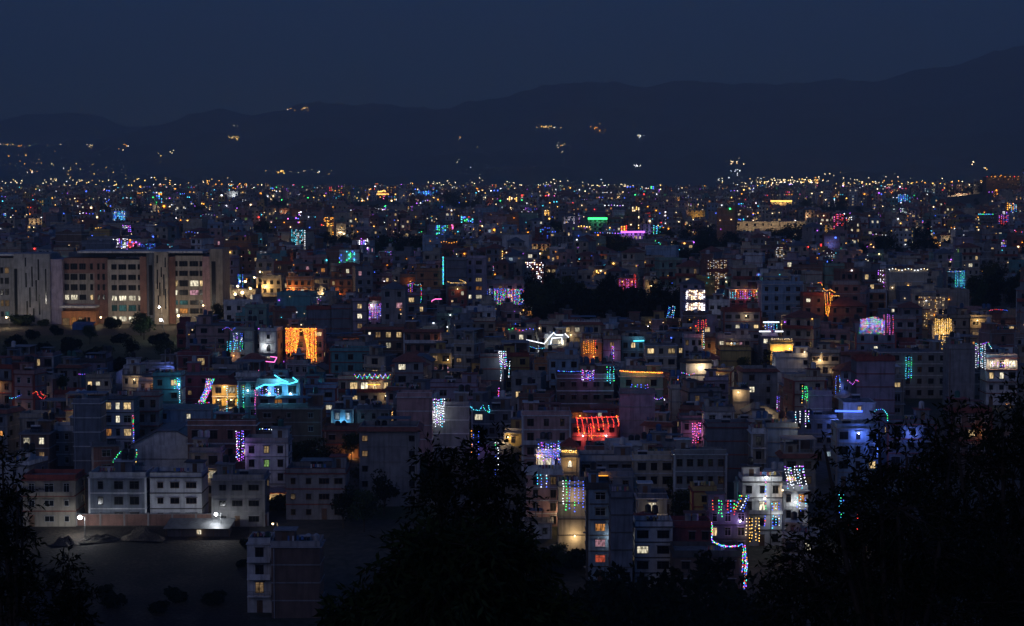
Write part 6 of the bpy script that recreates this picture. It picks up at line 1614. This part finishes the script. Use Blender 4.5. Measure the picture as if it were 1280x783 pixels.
# utility poles
def pole(label, px, py, hgt, Y=None):
    Y = Y or solveY(py, hgt, 320); x = xat(px, Y)
    t = thing('utility_pole', label, 'pole', (x, Y, zg(Y)))
    b = MB(); b.tube((0, 0, -1), (0, 0, hgt), .14, .09, 'slab', 8); b.build('post', t)
    for z in (hgt - .5, hgt - 1.3): b = MB(); b.box(-.8, .8, -.06, .06, z, z + .12, 'metal'); b.build('crossarm', t)
    return t
pole('utility pole beside the drooping wall lamp of the amber lit bank', 439, 520, 12, 450)
pole('tall twin-armed pole standing on the grassy bank', 206, 437, 14)
pole('slim pole just right of its twin on the grassy bank', 212, 442, 13)
pole('pole beside the tall pinkish-brown house', 269, 424, 12, 552)
pole('pole in front of the white front row house corner', 263, 590, 9, 384.5)
pole('pole behind the red slanting strings', 735, 548, 9, 440)
pole('pole at the lane by the parked car', 670, 655, 8, 378)
pole('pole by the white cascade of lights', 1233, 455, 12, 560)
# cars
def car(label, px, Y, heading, paint, lights='lamp_white', power=160):
    x = xat(px, Y); t = thing('parked_car', label, 'car', (x, Y, zg(Y)), heading)
    prof = [(-2.1, .45), (-2.1, .78), (-1.95, .92), (-1.1, 1.0), (-.5, 1.42), (.75, 1.46), (1.55, 1.05), (2.05, .98), (2.12, .55), (2.05, .38), (-2.0, .38)]
    b = MB(); n = len(prof); L_ = []
    for s, ins in ((-1, 0), (1, 0)):
        for (px_, pz) in prof:
            w = .84 if pz < 1.05 else .66
            L_.append((px_, s * w, pz))
    for i in range(n): j = (i + 1) % n; b.poly([L_[i], L_[j], L_[n + j], L_[n + i]][::-1], paint)
    b.poly(L_[:n][::-1], paint); b.poly(L_[n:], paint); b.build('body', t)
    for s in (-1, 1):
        b = MB(); q = [(-.95, s * .80, 1.02), (-.45, s * .70, 1.36), (.7, s * .70, 1.39), (1.3, s * .80, 1.04)]; b.poly(q if s < 0 else q[::-1], 'glass_dark'); b.build('side_window', t)
    b = MB(); b.poly([(-1.06, -.7, 1.05), (-1.06, .7, 1.05), (-.54, .58, 1.40), (-.54, -.58, 1.40)][::-1], 'glass_dark'); b.build('windscreen', t)
    for sx in (-1.3, 1.3):
        for s in (-1, 1):
            b = MB(); b.tube((sx, s * .70, .33), (sx, s * .90, .33), .33, .33, 'rubber', 14); w = b.build('wheel', t)
            b = MB(); b.tube((sx, s * .90, .33), (sx, s * .915, .33), .19, .19, 'tin', 10); b.build('rim', w)
    for s in (-1, 1):
        b = MB(); b.ball((-2.12, s * .58, .72), .13, lights, 8, 5); b.build('headlight', t)
        b = MB(); b.box(2.06, 2.14, s * .62 - .15, s * .62 + .15, .75, .9, 'rust'); b.build('tail_light', t)
    lamp('beam', t, (-2.3, 0, .75), (1, .95, .8), power, .1, spot=radians(70), rot=(0, radians(80), 0))
    return t
car('silver car with its headlights on, parked beside the short white garden wall', 694, 368, radians(14), 'car_paint', 'lamp_white', 220)
def Yof(r):
    lo, hi_ = 330.0, 1200.0
    for _ in range(36):
        m_ = (lo + hi_) / 2
        if ground_row(m_) > r: lo = m_
        else: hi_ = m_
    return lo
car('car with warm headlights on the road along the grassy bank', 30, Yof(454), radians(8), 'car_red', 'lamp_orange', 260)
car('second car with an amber glare higher up the grassy bank', 93, Yof(442), radians(20), 'car_paint', 'lamp_orange', 260)
# blue tarpaulin shed and small pavilion by the hospital
Yp = 676.0; p = at(110, 412, Yp)
t = thing('tarpaulin_shelter', 'low shelter under a blue tarpaulin before the hospital portico', 'shelter', (p.x, Yp - 6, zg(Yp - 6)))
b = MB(); b.poly([(-3.6, -2, 2.0), (3.6, -2, 2.0), (3.6, 2, 2.7), (-3.6, 2, 2.7)], 'tarp'); b.poly([(-3.6, 2, 2.66), (3.6, 2, 2.66), (3.6, -2, 1.96), (-3.6, -2, 1.96)], 'tarp'); b.poly([(-3.6, -2.02, .2), (3.6, -2.02, .2), (3.6, -2.02, 2), (-3.6, -2.02, 2)], 'tarp'); b.build('roof', t)
for sx in (-3.4, 3.4):
    for sy in (-1.8, 1.8): b = MB(); b.tube((sx, sy, -.4), (sx, sy, 2.3), .06, .06, 'wood', 6); b.build('post', t)
# pavilion with the golden-lit red pyramid roof
rec = BYKEY['m21']; t = thing('roof_pavilion', 'small open pavilion with a red pyramid roof glowing gold', 'pavilion', (rec['x'], rec['Yf'] + rec['D'] / 2, rec['zb'] + rec['hh'] + .03))
w = rec['W'] / 2 * .9; b = MB(); z = 2.0
c = [(-w - .4, -w - .4, z), (w + .4, -w - .4, z), (w + .4, w + .4, z), (-w - .4, w + .4, z)]
for i in range(4): b.poly([c[i], c[(i + 1) % 4], (0, 0, z + 1.5)], 'trim_red')
b.box(-w - .4, w + .4, -w - .4, w + .4, z - .12, z - .01, 'wood'); b.build('roof', t)
for sx in (-1, 1):
    for sy in (-1, 1): b = MB(); b.tube((sx * (w - .1), sy * (w - .1), 0), (sx * (w - .1), sy * (w - .1), z - .1), .09, .09, 'wood', 6); b.build('post', t)
lamp('pavilion_light', t, (0, -.3, 1.5), BULBL['gold'], 90, .15)

#@@LABELS
# ------------------------------------------------------------------ labels that single each house and tree out, from what stands beside it
LANDM = [('the orange curtain house', 377, 420), ('the slanting red strings', 745, 530), ('the hospital', 140, 385), ('the tall pale apartment block', 978, 375), ('the dense golden curtain', 1179, 415), ('the rainbow dome curtain', 1095, 405),
         ('the ice-blue neon house', 347, 480), ('the gabled white hall', 210, 560), ('the dense rainbow curtain', 637, 376), ('the white neon house', 690, 425), ('the golden washed house', 977, 435), ('the blank purple tower house', 1094, 470),
         ('the blank pink wall', 517, 515), ('the garlanded cream balcony', 455, 475), ('the ochre box house', 919, 445), ('the blank mauve-grey wall', 797, 505), ('the large blue-grey wall', 910, 550), ('the long blue tube lamp', 1061, 514),
         ('the golden hip-roofed house', 280, 495), ('the narrow blue house', 749, 640), ('the stacked balcony house', 350, 700), ('the magenta light curtain', 871, 540), ('the blue vertical string', 553, 338), ('the glowing terracotta house', 374, 355),
         ('the maroon house with orange lamps', 931, 365), ('the dark central grove', 775, 370), ('the lit white balcony', 1252, 455), ('the crimson flat-roofed house', 256, 475), ('the gold-lit pavilion', 712, 560), ('the violet corner curtain', 300, 558),
         ('the white light cascade', 992, 595), ('the red hip roof', 1058, 385), ('the blank slate wall house', 615, 460), ('the five-storey lit house', 147, 530), ('the grassy bank', 110, 445), ('the grey centre-bay house', 486, 550), ('the two blue curtains', 1192, 350)]
NUMW = ['no', 'one', 'two', 'three', 'four', 'five', 'six', 'seven', 'eight', 'nine', 'ten', 'eleven', 'twelve']
CNAME = dict(concrete='grey', cream='cream', white='white', pink='dull pink', brick='brick-red', teal='teal', blue='pale blue', yellow='ochre', mauve='mauve', slate='dark slate', brown='brown', green='grey-green', maroon='maroon', orange='terracotta', crimson='crimson', beige='beige')
def relation(px, py):
    best = min(LANDM, key=lambda l: ((l[1] - px) / 1.3) ** 2 + (l[2] - py) ** 2)
    dx, dy = px - best[1], py - best[2]
    if abs(dx) > 2.2 * abs(dy): w = 'right of' if dx > 0 else 'left of'
    elif abs(dy) > 2.2 * abs(dx): w = 'below' if dy > 0 else 'above'
    else: w = ('below' if dy > 0 else 'above') + (' and right of' if dx > 0 else ' and left of')
    return w + ' ' + best[0], sqrt(dx * dx + dy * dy)
ORD = ['', 'second ', 'third ', 'fourth ', 'fifth ', 'sixth ', 'seventh ', 'eighth ', 'ninth ', 'tenth ', 'eleventh ', 'twelfth ', 'thirteenth ', 'fourteenth ']
def settle(items):
    """items: (object, picture distance, [label variants from short to long])"""
    by = {}
    for it in items: by.setdefault(it[2], []).append(it)
    for lab, its in by.items():
        its.sort(key=lambda t: t[1])
        if len(its) > len(ORD):        # trees massed in one dark grove: nothing in the photograph tells them apart
            for o, d, l in its: o['label'] = 'massed dark tree ' + l.split('tree ')[-1].split('bush ')[-1]
            continue
        for i, (o, d, l) in enumerate(its):
            o['label'] = l if len(its) == 1 else ((ORD[i] + 'closest ') if i else 'closest ') + l
items = []
for r in HOUSES:
    if r['label']: continue
    rel, d = relation(r['px'], r['py'])
    rf = {'gable': ' gabled', 'hip': ' red-roofed', 'skirt': ' tile-eaved'}.get(r['roof'], '')
    feat = 'blank-walled ' if r['blank'] else (('unlit ' if r['nlit'] == 0 else 'dimly lit ' if r['nlit'] == 1 else 'lit '))
    lab = f"{feat}{CNAME[r['wall']]} {NUMW[r['n']]}-storey{rf} house {rel}"
    items.append((r['root'], d, lab))
settle(items)
items = []
for (t, px, py, l) in TREELIST:
    if l: continue
    rel, d = relation(px, py)
    items.append((t, d, ('dark bushy tree ' if t['category'] == 'tree' else 'low leafy bush ') + rel))
settle(items)
for r in HOUSES: r['root']['group'] = 'houses of the near town'
for (t, px, py, l) in TREELIST: t['group'] = 'trees and bushes in the town'
for t in THINGS:
    n = t.name.split('.')[0]
    if n == 'street_lamp': t['group'] = 'street lamps'
    elif n in ('light_curtain', 'light_string', 'neon_tube'): t['group'] = 'festival lights on the houses'
    elif n == 'utility_pole': t['group'] = 'utility poles'
    elif n == 'dirt_pile': t['group'] = 'soil heaps on the dirt lot'
print('things', len(THINGS), 'objects', len(bpy.data.objects))
